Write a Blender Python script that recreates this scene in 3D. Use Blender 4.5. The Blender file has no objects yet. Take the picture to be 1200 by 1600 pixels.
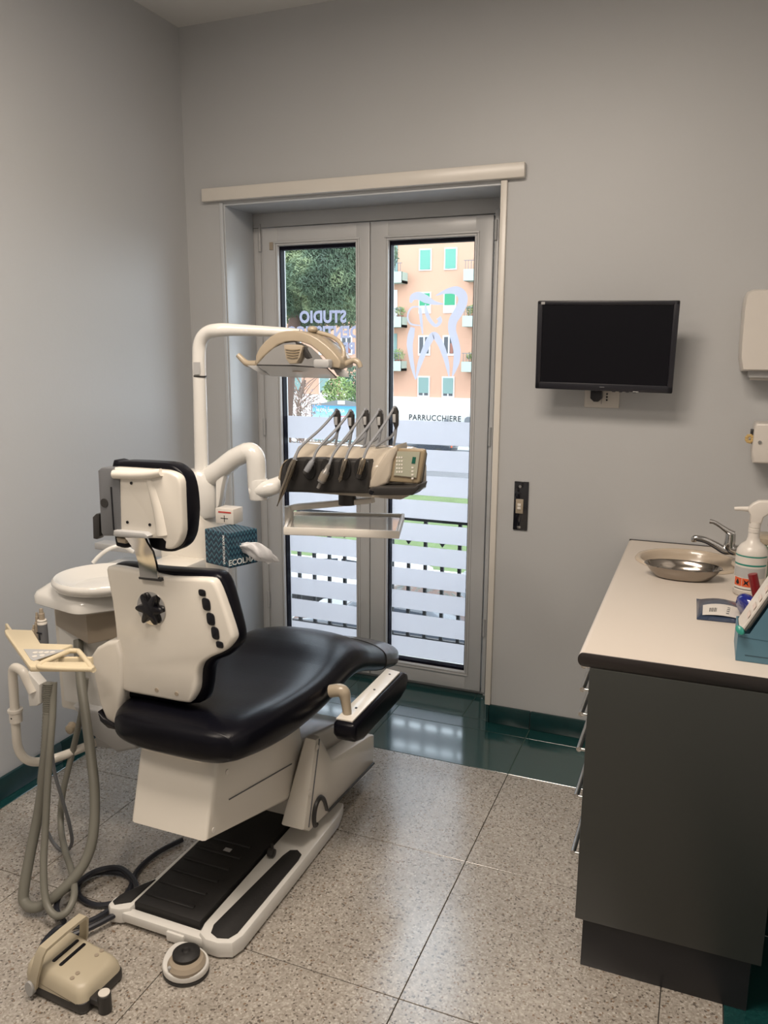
import bpy, bmesh, math, random
from mathutils import Vector, Matrix, Euler
random.seed(7)
sc = bpy.context.scene
C = sc.collection
# ------------------------------------------------------------ camera
F, YAW, PITCH, ROLL, H = 1240.0, 0.38414, 0.19894, 0.00431, 1.65
_fw = Vector((-math.sin(YAW)*math.cos(PITCH), math.cos(YAW)*math.cos(PITCH), -math.sin(PITCH)))
_r = Vector((math.cos(YAW), math.sin(YAW), 0)); _u = _r.cross(_fw)
R2 = math.cos(ROLL)*_r + math.sin(ROLL)*_u
U2 = -math.sin(ROLL)*_r + math.cos(ROLL)*_u
cam_d = bpy.data.cameras.new('camera'); cam = bpy.data.objects.new('camera', cam_d); C.objects.link(cam)
cam_d.sensor_fit = 'VERTICAL'; cam_d.sensor_height = 24.0; cam_d.lens = F/1600*24.0
cam_d.clip_start = 0.02; cam_d.clip_end = 300
M = Matrix((R2, U2, -_fw)).transposed().to_4x4(); M.translation = (0, 0, H); cam.matrix_world = M
sc.camera = cam
def at(px, py, ax, v):
    """point of the photograph's ray on the world plane axis ax = v"""
    d = _fw + (px-600)/F*R2 - (py-800)/F*U2
    o = Vector((0, 0, H)); t = (v-o[ax])/d[ax]
    return o + t*d
# ------------------------------------------------------------ world, lights, exposure
W = bpy.data.worlds.new('overcast_sky'); sc.world = W; W.use_nodes = True
nt = W.node_tree; nt.nodes.clear()
wo = nt.nodes.new('ShaderNodeOutputWorld'); wb = nt.nodes.new('ShaderNodeBackground')
tc = nt.nodes.new('ShaderNodeTexCoord'); sx = nt.nodes.new('ShaderNodeSeparateXYZ'); cr = nt.nodes.new('ShaderNodeValToRGB')
nt.links.new(tc.outputs['Generated'], sx.inputs[0]); nt.links.new(sx.outputs['Z'], cr.inputs[0])
cr.color_ramp.elements[0].position = 0.0; cr.color_ramp.elements[0].color = (0.90, 0.95, 1.0, 1)
cr.color_ramp.elements[1].position = 0.8; cr.color_ramp.elements[1].color = (0.80, 0.89, 1.0, 1)
nt.links.new(cr.outputs[0], wb.inputs[0]); wb.inputs[1].default_value = 4.4
nt.links.new(wb.outputs[0], wo.inputs[0])
sc.view_settings.view_transform = 'Standard'
try: sc.view_settings.look = 'None'
except Exception: pass
sc.view_settings.gamma = 1.0; sc.view_settings.use_curve_mapping = False
sc.view_settings.exposure = 0.2
def area(name, loc, rot, sx_, sy_, power, col, portal=False):
    l = bpy.data.lights.new(name, 'AREA'); l.shape = 'RECTANGLE'; l.size = sx_; l.size_y = sy_; l.energy = power; l.color = col
    o = bpy.data.objects.new(name, l); C.objects.link(o); o.location = loc; o.rotation_euler = rot
    if portal:
        l.cycles.is_portal = True
    return o
LAMP = (1.0, 0.87, 0.74)
area('ceiling_lamp_light', (-0.75, 1.25, 3.02), (0, 0, 0), 1.15, 0.55, 50, LAMP)
area('second_ceiling_lamp_light', (-1.45, 0.1, 3.02), (0, 0, 0), 0.55, 0.55, 22, LAMP)
area('daylight_portal', (-1.5, 3.72, 1.15), (-math.pi/2, 0, 0), 1.35, 2.35, 1, (1, 1, 1), portal=True)
# ------------------------------------------------------------ materials
def mat(name, col, rough=0.5, metal=0.0, spec=None, noise=None, bump=None, coat=0.0, alpha=None, trans=0.0, ior=1.45):
    m = bpy.data.materials.new(name); m.use_nodes = True; n = m.node_tree; b = n.nodes['Principled BSDF']
    b.inputs['Base Color'].default_value = (*col, 1); b.inputs['Roughness'].default_value = rough; b.inputs['Metallic'].default_value = metal
    if spec is not None: b.inputs['Specular IOR Level'].default_value = spec
    if coat: b.inputs['Coat Weight'].default_value = coat
    if trans: b.inputs['Transmission Weight'].default_value = trans; b.inputs['IOR'].default_value = ior
    t = n.nodes.new('ShaderNodeTexCoord')
    nz = n.nodes.new('ShaderNodeTexNoise'); nz.inputs['Scale'].default_value = (noise or (6, .04))[0]; nz.inputs['Detail'].default_value = 5
    n.links.new(t.outputs['Object'], nz.inputs['Vector'])
    mx = n.nodes.new('ShaderNodeMix'); mx.data_type = 'RGBA'
    k = (noise or (6, .04))[1]
    mx.inputs['A'].default_value = (*[c*(1-k) for c in col], 1); mx.inputs['B'].default_value = (*[min(1, c*(1+k)) for c in col], 1)
    n.links.new(nz.outputs['Fac'], mx.inputs['Factor']); n.links.new(mx.outputs['Result'], b.inputs['Base Color'])
    if bump:
        n2 = n.nodes.new('ShaderNodeTexNoise'); n2.inputs['Scale'].default_value = bump[0]; n2.inputs['Detail'].default_value = 3
        n.links.new(t.outputs['Object'], n2.inputs['Vector'])
        bp = n.nodes.new('ShaderNodeBump'); bp.inputs['Strength'].default_value = bump[1]; bp.inputs['Distance'].default_value = 0.002
        n.links.new(n2.outputs['Fac'], bp.inputs['Height']); n.links.new(bp.outputs['Normal'], b.inputs['Normal'])
    return m
m_wall = mat('grey_wall_paint', (0.49, 0.495, 0.50), 0.45, noise=(2.5, .03), bump=(60, .15))
m_ceil = mat('white_ceiling_paint', (0.70, 0.69, 0.67), 0.8)
m_upvc = mat('grey_white_door_enamel', (0.52, 0.52, 0.52), 0.32, noise=(8, .02))
m_trim = mat('cream_trim_enamel', (0.72, 0.68, 0.62), 0.3)
m_reveal = mat('glossy_reveal_paint', (0.52, 0.54, 0.56), 0.3)
m_gasket = mat('black_gasket', (0.004, 0.004, 0.010), 0.6, spec=.1)
m_white = mat('warm_white_plastic', (0.73, 0.69, 0.62), 0.26, coat=.25, noise=(5, .03))
m_white2 = mat('white_enamel', (0.74, 0.725, 0.69), 0.2, coat=.4)
m_cream = mat('cream_beige_plastic', (0.39, 0.325, 0.24), 0.3, coat=.3)
m_shell = mat('greige_gloss_plastic', (0.50, 0.44, 0.36), 0.14, coat=.5)
m_gold = mat('golden_taupe_plastic', (0.30, 0.235, 0.15), 0.35)
m_bronze = mat('bronzed_steel', (0.30, 0.26, 0.21), 0.25, 1.0)
m_greend = mat('dark_green_skirting_stone', (0.006, 0.034, 0.036), 0.3, noise=(40, .3))
m_fold = mat('black_sealing_strip', (.02, .018, .016), .5)
m_yell = mat('yellowed_ivory_plastic', (0.68, 0.58, 0.40), 0.35, noise=(9, .08))
m_ivory = mat('worn_ivory_plastic', (0.50, 0.44, 0.325), 0.4, noise=(9, .08))
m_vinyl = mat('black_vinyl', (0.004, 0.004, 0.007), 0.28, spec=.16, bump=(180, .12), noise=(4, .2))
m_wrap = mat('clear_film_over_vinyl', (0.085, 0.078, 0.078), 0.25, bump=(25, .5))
m_rubber = mat('black_rubber', (0.013, 0.012, 0.012), 0.6, bump=(120, .3), noise=(10, .2))
m_dark = mat('charcoal_plastic', (0.028, 0.026, 0.025), 0.42)
m_grey = mat('mid_grey_plastic', (0.14, 0.145, 0.155), 0.4)
m_lgrey = mat('pale_grey_plastic', (0.42, 0.42, 0.42), 0.35)
m_chrome = mat('chrome', (0.62, 0.61, 0.60), 0.12, 1.0)
m_satin = mat('satin_steel', (0.50, 0.49, 0.47), 0.22, 1.0)
m_dish = mat('dark_polished_steel', (0.36, 0.32, 0.28), 0.13, 1.0)
m_taupe = mat('taupe_plastic', (0.36, 0.30, 0.23), 0.35)
m_hose = mat('grey_green_hose', (0.20, 0.195, 0.165), 0.45)
m_hosel = mat('silver_grey_hose', (0.24, 0.25, 0.27), 0.3)
m_motor = mat('grey_motor_metal', (0.30, 0.29, 0.28), 0.3, 0.6)
m_cable = mat('black_cable', (0.018, 0.02, 0.028), 0.4)
m_panel = mat('dark_olive_grey_laminate', (0.033, 0.035, 0.032), 0.38, noise=(2, .06))
m_kick = mat('black_plinth_laminate', (0.010, 0.010, 0.013), 0.4)
m_edge = mat('black_worktop_edging', (0.018, 0.014, 0.013), 0.35)
m_top = mat('cream_worktop_laminate', (0.66, 0.595, 0.525), 0.38, noise=(3, .02))
m_sink = mat('beige_ceramic', (0.58, 0.48, 0.37), 0.2, coat=.3)
m_black = mat('gloss_black', (0.004, 0.004, 0.007), 0.25)
m_screen = mat('matt_black_screen', (0.002, 0.002, 0.005), 0.4, spec=.25)
m_body = mat('monitor_black_plastic', (0.012, 0.012, 0.018), 0.35)
m_disp = mat('white_dispenser_plastic', (0.66, 0.62, 0.57), 0.3)
m_lav = None
def terrazzo(name, base, chips, rough, scale=150, green=False):
    m = bpy.data.materials.new(name); m.use_nodes = True; n = m.node_tree; b = n.nodes['Principled BSDF']; L = n.links.new
    t = n.nodes.new('ShaderNodeNewGeometry')
    v = n.nodes.new('ShaderNodeTexVoronoi'); v.inputs['Scale'].default_value = scale; L(t.outputs['Position'], v.inputs['Vector'])
    r = n.nodes.new('ShaderNodeValToRGB'); r.color_ramp.interpolation = 'CONSTANT'
    s = n.nodes.new('ShaderNodeSeparateColor'); L(v.outputs['Color'], s.inputs[0]); L(s.outputs[0], r.inputs[0])
    els = r.color_ramp.elements
    while len(els) > 1: els.remove(els[-1])
    els[0].position = 0; els[0].color = (*chips[0][1], 1)
    for p, c in chips[1:]:
        e = els.new(p); e.color = (*c, 1)
    nz = n.nodes.new('ShaderNodeTexNoise'); nz.inputs['Scale'].default_value = 2.2; nz.inputs['Detail'].default_value = 6; L(t.outputs['Position'], nz.inputs['Vector'])
    mr = n.nodes.new('ShaderNodeMapRange'); mr.inputs['From Min'].default_value = .3; mr.inputs['From Max'].default_value = .7
    mr.inputs['To Min'].default_value = .86; mr.inputs['To Max'].default_value = 1.1; L(nz.outputs['Fac'], mr.inputs['Value'])
    mx = n.nodes.new('ShaderNodeMix'); mx.data_type = 'RGBA'; mx.blend_type = 'MULTIPLY'; mx.inputs['Factor'].default_value = 1
    L(r.outputs[0], mx.inputs['A']); L(mr.outputs[0], mx.inputs['B']); L(mx.outputs['Result'], b.inputs['Base Color'])
    b.inputs['Roughness'].default_value = rough; b.inputs['IOR'].default_value = 2.4 if rough < .2 else 2.0
    return m
m_terr = terrazzo('polished_terrazzo', 0, [(0, (.38, .345, .30)), (.30, (.43, .39, .345)), (.55, (.32, .285, .245)), (.74, (.49, .45, .40)), (.87, (.16, .138, .118)), (.93, (.56, .52, .47)), (.975, (.24, .17, .12))], 0.22, 190)
m_green = terrazzo('polished_green_stone', 0, [(0, (.008, .052, .052)), (.4, (.010, .064, .062)), (.75, (.006, .040, .042)), (.93, (.018, .085, .08))], 0.13, 300)
m_grout = mat('dark_grout', (0.05, 0.047, 0.042), 0.9)
m_ggrout = mat('pale_green_grout', (0.10, 0.15, 0.12), 0.9)
def glass_mat(name, tint=(.93, .96, .97), gl=.06):
    m = bpy.data.materials.new(name); m.use_nodes = True; n = m.node_tree; n.nodes.clear(); L = n.links.new
    o = n.nodes.new('ShaderNodeOutputMaterial'); a = n.nodes.new('ShaderNodeBsdfTransparent'); g = n.nodes.new('ShaderNodeBsdfGlossy'); x = n.nodes.new('ShaderNodeMixShader')
    a.inputs[0].default_value = (*tint, 1); g.inputs['Roughness'].default_value = .02; lw = n.nodes.new('ShaderNodeLayerWeight'); lw.inputs[0].default_value = .5
    p5 = n.nodes.new('ShaderNodeMath'); p5.operation = 'POWER'; p5.inputs[1].default_value = 5; L(lw.outputs['Facing'], p5.inputs[0])
    ma = n.nodes.new('ShaderNodeMath'); ma.operation = 'MULTIPLY_ADD'; ma.inputs[1].default_value = .8; ma.inputs[2].default_value = .025; L(p5.outputs[0], ma.inputs[0])
    L(ma.outputs[0], x.inputs[0]); L(a.outputs[0], x.inputs[1]); L(g.outputs[0], x.inputs[2]); L(x.outputs[0], o.inputs[0])
    return m
m_glass = glass_mat('clear_window_glass')
def film(name, col, clear, kind='ShaderNodeBsdfTranslucent'):
    m = bpy.data.materials.new(name); m.use_nodes = True; n = m.node_tree; n.nodes.clear(); L = n.links.new
    o = n.nodes.new('ShaderNodeOutputMaterial'); a = n.nodes.new('ShaderNodeBsdfTransparent'); g = n.nodes.new(kind); x = n.nodes.new('ShaderNodeMixShader')
    g.inputs[0].default_value = (*col, 1); x.inputs[0].default_value = clear
    L(g.outputs[0], x.inputs[1]); L(a.outputs[0], x.inputs[2]); L(x.outputs[0], o.inputs[0])
    return m
m_film = film('frosted_vinyl_film', (.60, .585, .605), .12)
m_letter = film('lavender_vinyl_lettering', (.50, .495, .57), .08)
m_sheer = film('clear_blister_plastic', (.85, .85, .85), .30, 'ShaderNodeBsdfDiffuse')
m_emblem = film('lavender_emblem_film', (.40, .395, .45), .06)
# ------------------------------------------------------------ mesh helpers
class MB:
    def __init__(s): s.bm = bmesh.new()
    def _bev(s, verts, b, seg, edges=None):
        if b > 0:
            es = edges if edges is not None else list({e for v in verts for e in v.link_edges})
            bmesh.ops.bevel(s.bm, geom=es, offset=b, segments=seg, profile=.5, affect='EDGES', clamp_overlap=True)
    def box(s, x0, x1, y0, y1, z0, z1, b=0.0, seg=2):
        r = bmesh.ops.create_cube(s.bm, size=1)['verts']
        for v in r: v.co = Vector(((x0+x1)/2+v.co.x*(x1-x0), (y0+y1)/2+v.co.y*(y1-y0), (z0+z1)/2+v.co.z*(z1-z0)))
        s._bev(r, b, seg); return s
    def prism(s, pts, vec, b=0.0, seg=2, side=False):
        """closed polygon of 3-D points extruded along vec"""
        pts = [Vector(p) for p in pts]; vec = Vector(vec)
        a = [s.bm.verts.new(p) for p in pts]; c = [s.bm.verts.new(p+vec) for p in pts]; n = len(pts)
        f = [s.bm.faces.new(a), s.bm.faces.new(c[::-1])]
        for i in range(n): f.append(s.bm.faces.new((a[i], c[i], c[(i+1) % n], a[(i+1) % n])))
        bmesh.ops.recalc_face_normals(s.bm, faces=f)
        if b > 0:
            caps = list({e for x in f[:2] for e in x.edges})
            s._bev(a+c, b, seg, None if side else caps)
        return s
    def rings(s, rings, cap=True, close=False):
        """loft a list of equally long rings of points"""
        R = [[s.bm.verts.new(p) for p in r] for r in rings]; f = []; n = len(R[0])
        m = len(R) if close else len(R)-1
        for i in range(m):
            a, c = R[i], R[(i+1) % len(R)]
            for j in range(n): f.append(s.bm.faces.new((a[j], a[(j+1) % n], c[(j+1) % n], c[j])))
        if cap and not close:
            f.append(s.bm.faces.new(R[0][::-1])); f.append(s.bm.faces.new(R[-1]))
        bmesh.ops.recalc_face_normals(s.bm, faces=f)
        return s
    def tube(s, pts, r, n=10, smooth=6, cap=True, closed=False):
        P = [Vector(p) for p in pts]
        rr = list(r) if isinstance(r, (list, tuple)) else [r]*len(P)
        if smooth and len(P) > 2:
            Q = []; q = []
            N = len(P)
            for i in range(N if closed else N-1):
                g = (lambda k: P[k % N]) if closed else (lambda k: P[min(max(k, 0), N-1)])
                p0, p1, p2, p3 = g(i-1), g(i), g(i+1), g(i+2)
                for k in range(smooth):
                    t = k/smooth
                    Q.append(0.5*((2*p1)+(p2-p0)*t+(2*p0-5*p1+4*p2-p3)*t*t+(3*p1-p0-3*p2+p3)*t**3))
                    q.append(rr[i]*(1-t)+rr[(i+1) % N]*t)
            if not closed: Q.append(P[-1]); q.append(rr[-1])
            P, rr = Q, q
        rings = []; up = None
        for i, p in enumerate(P):
            if closed: t = P[(i+1) % len(P)]-P[i-1]
            else: t = P[min(i+1, len(P)-1)]-P[max(i-1, 0)]
            t.normalize()
            if up is None:
                up = t.orthogonal().normalized()
            up = (up-t*up.dot(t)); up = up.normalized() if up.length > 1e-6 else t.orthogonal().normalized()
            w = t.cross(up)
            rings.append([p+rr[i]*(math.cos(2*math.pi*k/n)*up+math.sin(2*math.pi*k/n)*w) for k in range(n)])
        return s.rings(rings, cap, closed)
    def lathe(s, prof, c=(0, 0, 0), n=24, axis='Z', sx=1.0, sy=1.0, rot=None):
        """profile of (radius, height) turned about an axis through c"""
        rg = []
        for r, h in prof:
            r = max(r, 1e-4)
            rg.append([Vector((r*math.cos(2*math.pi*k/n)*sx, r*math.sin(2*math.pi*k/n)*sy, h)) for k in range(n)])
        if axis == 'X': Rm = Matrix.Rotation(math.pi/2, 3, 'Y')
        elif axis == 'Y': Rm = Matrix.Rotation(-math.pi/2, 3, 'X')
        else: Rm = Matrix.Identity(3)
        if rot is not None: Rm = rot @ Rm
        return s.rings([[Vector(c)+Rm @ p for p in r] for r in rg])
    def ellipsoid(s, c, r, seg=16, rg=10):
        v = bmesh.ops.create_uvsphere(s.bm, u_segments=seg, v_segments=rg, radius=1)['verts']
        for x in v: x.co = Vector(c)+Vector((x.co.x*r[0], x.co.y*r[1], x.co.z*r[2]))
        return s
    def move(s, m):
        bmesh.ops.transform(s.bm, matrix=m, verts=s.bm.verts); return s
    def build(s, name, m, parent=None, sharp=38, kind=None, label=None, loc=None):
        me = bpy.data.meshes.new(name); s.bm.to_mesh(me); s.bm.free()
        me.materials.append(m)
        if sharp is not None:
            me.polygons.foreach_set('use_smooth', [True]*len(me.polygons)); me.set_sharp_from_angle(angle=math.radians(sharp))
        o = bpy.data.objects.new(name, me); C.objects.link(o)
        if parent is not None: o.parent = parent
        if kind: o['kind'] = kind
        if label: o['label'] = label
        return o
def thing(name, label, cat, loc=(0, 0, 0), group=None):
    """an Empty at the thing's base; parts are given in world coordinates and re-based"""
    o = bpy.data.objects.new(name, None); C.objects.link(o); o.location = loc; o.empty_display_size = .05
    o['label'] = label; o['category'] = cat
    if group: o['group'] = group
    bpy.context.view_layer.update()
    return o
class Part:
    """adds world-space meshes under a thing whose origin lies elsewhere"""
    def __init__(s, root): s.root = root
    def __call__(s, name, mb, m, parent=None, **k):
        p = parent or s.root
        mb.move(Matrix.Translation(-world_loc(p)))
        return mb.build(name, m, p, **k)
def world_loc(o):
    v = Vector(o.location)
    while o.parent: o = o.parent; v += Vector(o.location)
    return v
def tag(o, label, cat, group=None, kind=None):
    o['label'] = label; o['category'] = cat
    if group: o['group'] = group
    if kind: o['kind'] = kind
    return o
def struct(o, label=None):
    o['kind'] = 'structure'
    if label: o['label'] = label
    return o
def sempty(name, label=None):
    o = bpy.data.objects.new(name, None); C.objects.link(o); o['kind'] = 'structure'
    if label: o['label'] = label
    return o
def pxs(pts, ax, v): return [at(x, y, ax, v) for x, y in pts]
def smooth_poly(pts, n=3, k=.42):
    out = []; N = len(pts)
    for i in range(N):
        p0, p1, p2, p3 = [pts[(i+d) % N] for d in (-1, 0, 1, 2)]
        for s_ in range(n):
            t = s_/n
            out.append(tuple((2*t**3-3*t*t+1)*p1[j]+(t**3-2*t*t+t)*k*(p2[j]-p0[j])+(3*t*t-2*t**3)*p2[j]+(t**3-t*t)*k*(p3[j]-p1[j]) for j in (0, 1)))
    return out
def rrect(cx, cy, w, h, r, n=5):
    """rounded rectangle outline as 2-D points"""
    out = []
    for sx_, sy_, a0 in ((1, 1, 0), (-1, 1, 90), (-1, -1, 180), (1, -1, 270)):
        for k in range(n+1):
            a = math.radians(a0+90*k/n)
            out.append((cx+sx_*(w/2-r)+r*math.cos(a), cy+sy_*(h/2-r)+r*math.sin(a)))
    return out
def text(name, s, size, m, loc, rot, parent, bold=0.0, sx_=1.0, mirror=False, depth=.0006, align='CENTER'):
    cu = bpy.data.curves.new(name, 'FONT'); cu.body = s; cu.size = size; cu.offset = bold; cu.extrude = depth; cu.align_x = align; cu.space_character = 1.0+bold*14; cu.align_y = 'CENTER'; cu.resolution_u = 3
    o = bpy.data.objects.new(name+'_src', cu); C.objects.link(o)
    bpy.context.view_layer.update()
    me = bpy.data.meshes.new_from_object(o.evaluated_get(bpy.context.evaluated_depsgraph_get()))
    bpy.data.objects.remove(o, do_unlink=True); bpy.data.curves.remove(cu)
    me.name = name; me.materials.clear(); me.materials.append(m)
    T = Matrix.Translation(Vector(loc)-world_loc(parent)) @ Euler(rot).to_matrix().to_4x4() @ Matrix.Diagonal((-sx_ if mirror else sx_, 1, 1, 1))
    me.transform(T)
    if mirror: me.flip_normals()
    r = bpy.data.objects.new(name, me); C.objects.link(r); r.parent = parent
    return r
# ------------------------------------------------------------ room dimensions
XL, XR, YB, YF, ZC = -2.345, 0.50, 3.30, -1.60, 3.08
YG = 3.60                                  # glass plane
OX0, OX1, OZ = -2.14, -0.81, 2.315         # the door opening
# ------------------------------------------------------------ walls, ceiling
struct(MB().box(XL-.15, XL, YF, 3.75, -.1, ZC+.1).build('wall_left', m_wall))
struct(MB().box(XR, XR+.15, YF, 3.75, -.1, ZC+.1).build('wall_right', m_wall))
struct(MB().box(XL-.15, XR+.15, YF-.15, YF, -.1, ZC+.1).build('wall_front', m_wall))
struct(MB().box(XL, OX0, YB, 3.75, -.1, ZC).box(OX1, XR, YB, 3.75, -.1, ZC).box(OX0, OX1, YB, 3.75, OZ, ZC).build('wall_back', m_wall, sharp=None))
struct(MB().box(XL-.15, XR+.15, YF-.15, 3.75, ZC, ZC+.1).build('ceiling', m_ceil))
# door reveal lining and trims
struct(MB().box(OX0, OX0+.006, YB+.004, 3.55, .0, OZ-.006, .001).build('reveal_left', m_reveal))
struct(MB().box(OX0, OX1, YB+.004, 3.55, OZ-.008, OZ, .001).build('reveal_top', m_reveal))
struct(MB().box(-2.235, -0.735, YB-.032, YB, 2.325, 2.382, .004).build('trim_1', m_trim), 'cream strip above the glazed door')
struct(MB().box(-0.832, -0.806, YB-.016, YB+.03, .085, 2.322, .003).build('trim_2', m_trim), 'cream casing strip on the window side of the switch')
struct(MB().box(OX0-.018, OX0, YB-.006, YB+.0, .085, 2.322, .002).build('trim_3', m_reveal), 'narrow bead on the far edge of the door opening')
struct(MB().box(-0.885, -0.862, YB+.23, YB+.255, .02, 2.20, .002).build('trim_4', m_upvc), 'narrow upright bead beside the door frame')
# ------------------------------------------------------------ floor with its tiles
floor = struct(MB().box(XL, XR, YF, 3.75, -.12, -.006).build('floor', m_grout))
struct(MB().box(XL, XR, 2.874, 3.75, -.0058, -.0030).build('floor_border_bed', m_ggrout))
_tc = {}
def tile(x0, x1, y0, y1, m, zt=0.0, par=None, g=.0013):
    w, d = round(x1-x0, 4), round(y1-y0, 4)
    key = (w, d, m.name, g)
    if key not in _tc:
        mb = MB().box(g, w-g, g, d-g, -.008, 0, .0008, 1)
        me = mb.build('tile', m, floor, sharp=None); o = me; _tc[key] = o.data
    else:
        o = bpy.data.objects.new('tile', _tc[key]); C.objects.link(o); o.parent = floor
    o.location = (x0, y0, zt); return o
TX = [-2.29, -1.88, -1.252, -.624, .006, .158]
TY = [2.875, 2.275, 1.662, 1.05, .44, -.17, -.78, -1.39, YF]
for i in range(len(TX)-1):
    for j in range(len(TY)-1):
        tile(TX[i], TX[i+1], TY[j+1], TY[j], m_terr)
GX = [XL, -1.88, -1.252, -.624, .006, XR]
for i in range(len(GX)-1): tile(GX[i], GX[i+1], 2.875, 3.20, m_green)
for i in range(len(GX)-1): tile(GX[i], GX[i+1], 3.20, 3.30, m_green)
RX = [OX0, -1.55, -.94, OX1]
for i in range(3): tile(RX[i], RX[i+1], 3.30, 3.60, m_green)
for j in range(len(TY)-1):
    tile(XL, -2.29, TY[j+1], TY[j], m_green); tile(.158, XR, TY[j+1], TY[j], m_green)
# skirting: tiles proud of the wall
bb = sempty('baseboard_back', 'dark green stone skirting')
for x0, x1 in ((-.812, -.624), (-.624, .006), (.006, XR), (XL+.014, OX0)):
    MB().box(x0+.001, x1-.001, YB-.014, YB, 0, .085, .003).build('tile', m_greend, bb)
MB().box(-.826, -.812, YB-.014, YB+.12, 0, .085, .003).build('tile', m_greend, bb)
bl = sempty('baseboard_left', 'dark green stone skirting')
for j in range(len(TY)-1):
    MB().box(XL, XL+.014, TY[j+1]+.001, TY[j]-.001, 0, .085, .003).build('tile', m_greend, bl)
MB().box(XL, XL+.014, 2.876, 3.286, 0, .085, .003).build('tile', m_greend, bl)
# ------------------------------------------------------------ the glazed double door
door = sempty('door_1', 'glazed white double door with frosted bands')
fr = MB()
fr.box(OX0, -2.088, YG-.045, YG+.03, .0, 2.242, .003); fr.box(-.912, -.811, YG-.045, YG+.03, 0, 2.242, .003)
fr.box(OX0, -.811, YG-.045, YG+.03, 2.243, 2.312, .004); fr.box(OX0, -.811, YG-.03, YG+.05, 0, .022, .003)
fr.box(-2.10, -2.094, YG-.055, YG-.04, .02, 2.26, .002); fr.box(-.918, -.900, YG-.055, YG-.04, .02, 2.26, .002)
fr.build('door_frame', m_upvc, door)
GZ0, GZ1 = .118, 2.150
zf = [at(680, p, 1, YG).z for p in (658, 699, 740, 779, 816, 852, 888, 924, 960, 997)]
def leaf(x0, x1, g0, g1, name):
    f = MB(); ya, yb = YG-.062, YG+.012
    f.box(x0, g0, ya, yb, .025, 2.238, .005); f.box(g1, x1, ya, yb, .025, 2.238, .005)
    f.box(g0-.01, g1+.01, ya, yb, .025, GZ0, .005); f.box(g0-.01, g1+.01, ya, yb, GZ1, 2.238, .005)
    # raised glazing bead around the pane
    for k, (a, b_) in enumerate(((.022, -.068), (.011, -.066))):
        for xx0, xx1, zz0, zz1 in ((g0-a, g0-a+.009, GZ0-a+.0088, GZ1+a-.0088), (g1+a-.009, g1+a, GZ0-a+.0088, GZ1+a-.0088), (g0-a, g1+a, GZ0-a, GZ0-a+.009), (g0-a, g1+a, GZ1+a-.009, GZ1+a)):
            f.box(xx0, xx1, YG+b_, YG+b_+.02, zz0, zz1, .002)
    lf = f.build('door_leaf', m_upvc, door)
    g = MB()
    for a in ((g0-.002, g0+.006, GZ0, GZ1), (g1-.004, g1+.002, GZ0, GZ1), (g0, g1, GZ0, GZ0+.012), (g0, g1, GZ1-.016, GZ1)):
        g.box(a[0], a[1], YG-.05, YG-.012, a[2], a[3])
    g.build('gasket', m_gasket, lf)
    MB().box(g0, g1, YG-.004, YG+.004, GZ0, GZ1).build('glass_pane', m_glass, lf, sharp=None)
    hg = .0125
    edges = [zf[0]]+[z for z in zf[1:]]
    for k in range(len(edges)):
        top = edges[0] if k == 0 else edges[k]-hg
        bot = edges[k+1]+hg if k+1 < len(edges) else GZ0+.015
        MB().box(g0+.001, g1-.001, YG-.0062, YG-.0054, bot, top).build('frosted_band', m_film, lf, sharp=None)
    return lf
l1 = leaf(-2.080, -1.508, -1.990, -1.580, 'far')
l2 = leaf(-1.504, -.922, -1.412, -1.006, 'near')
for z in (2.17, 1.27, .35):
    MB().lathe([(.0, 0), (.007, 0), (.007, .085), (0, .085)], (-2.094, YG-.058, z-.04), 12).build('hinge', m_lgrey, l1)
    MB().lathe([(.0, 0), (.007, 0), (.007, .085), (0, .085)], (-.912, YG-.058, z-.04), 12).build('hinge', m_lgrey, l2)
MB().box(-2.036, -2.018, YG-.068, YG-.060, 2.135, 2.170, .001).build('brass_tag', m_taupe, l1)
# vinyl lettering on the far leaf, reading from outside
yl = YG-.0068
c1 = at(504, 496, 1, yl); c2 = at(504, 520, 1, yl); c3 = at(548, 546, 1, yl)
text('lettering', 'STUDIO', .078, m_letter, c1, (math.pi/2, 0, 0), l1, .0034, .88, True)
text('lettering', 'DENTISTICO', .076, m_letter, c2, (math.pi/2, 0, 0), l1, .0034, .88, True)
text('lettering', 'PRO', .074, m_letter, at(536, 545, 1, yl), (math.pi/2, 0, 0), l1, .0034, .88, True)
# tooth emblem on the near leaf: tapering ribbons
def ribbon(mb, pts, y, k=5.333, ox=600, oy=370):
    P = [(at(ox+a/k, oy+b/k, 1, y), w*1.22/k/F*3.95/2) for a, b, w in pts]
    Q = []
    N = len(P)
    for i in range(N-1):
        g = lambda j: P[min(max(j, 0), N-1)]
        for s in range(6):
            t = s/6; p0, p1, p2, p3 = [g(i+d)[0] for d in (-1, 0, 1, 2)]
            Q.append((0.5*((2*p1)+(p2-p0)*t+(2*p0-5*p1+4*p2-p3)*t*t+(3*p1-p0-3*p2+p3)*t**3), g(i)[1]*(1-t)+g(i+1)[1]*t))
    Q.append(P[-1]); prev = None
    for i, (p, w) in enumerate(Q):
        t = (Q[min(i+1, len(Q)-1)][0]-Q[max(i-1, 0)][0]).normalized(); n_ = Vector((t.z, 0, -t.x))
        a, b_ = mb.bm.verts.new(p+n_*w), mb.bm.verts.new(p-n_*w)
        if prev: mb.bm.faces.new((prev[0], prev[1], b_, a))
        prev = (a, b_)
tooth = MB()
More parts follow.
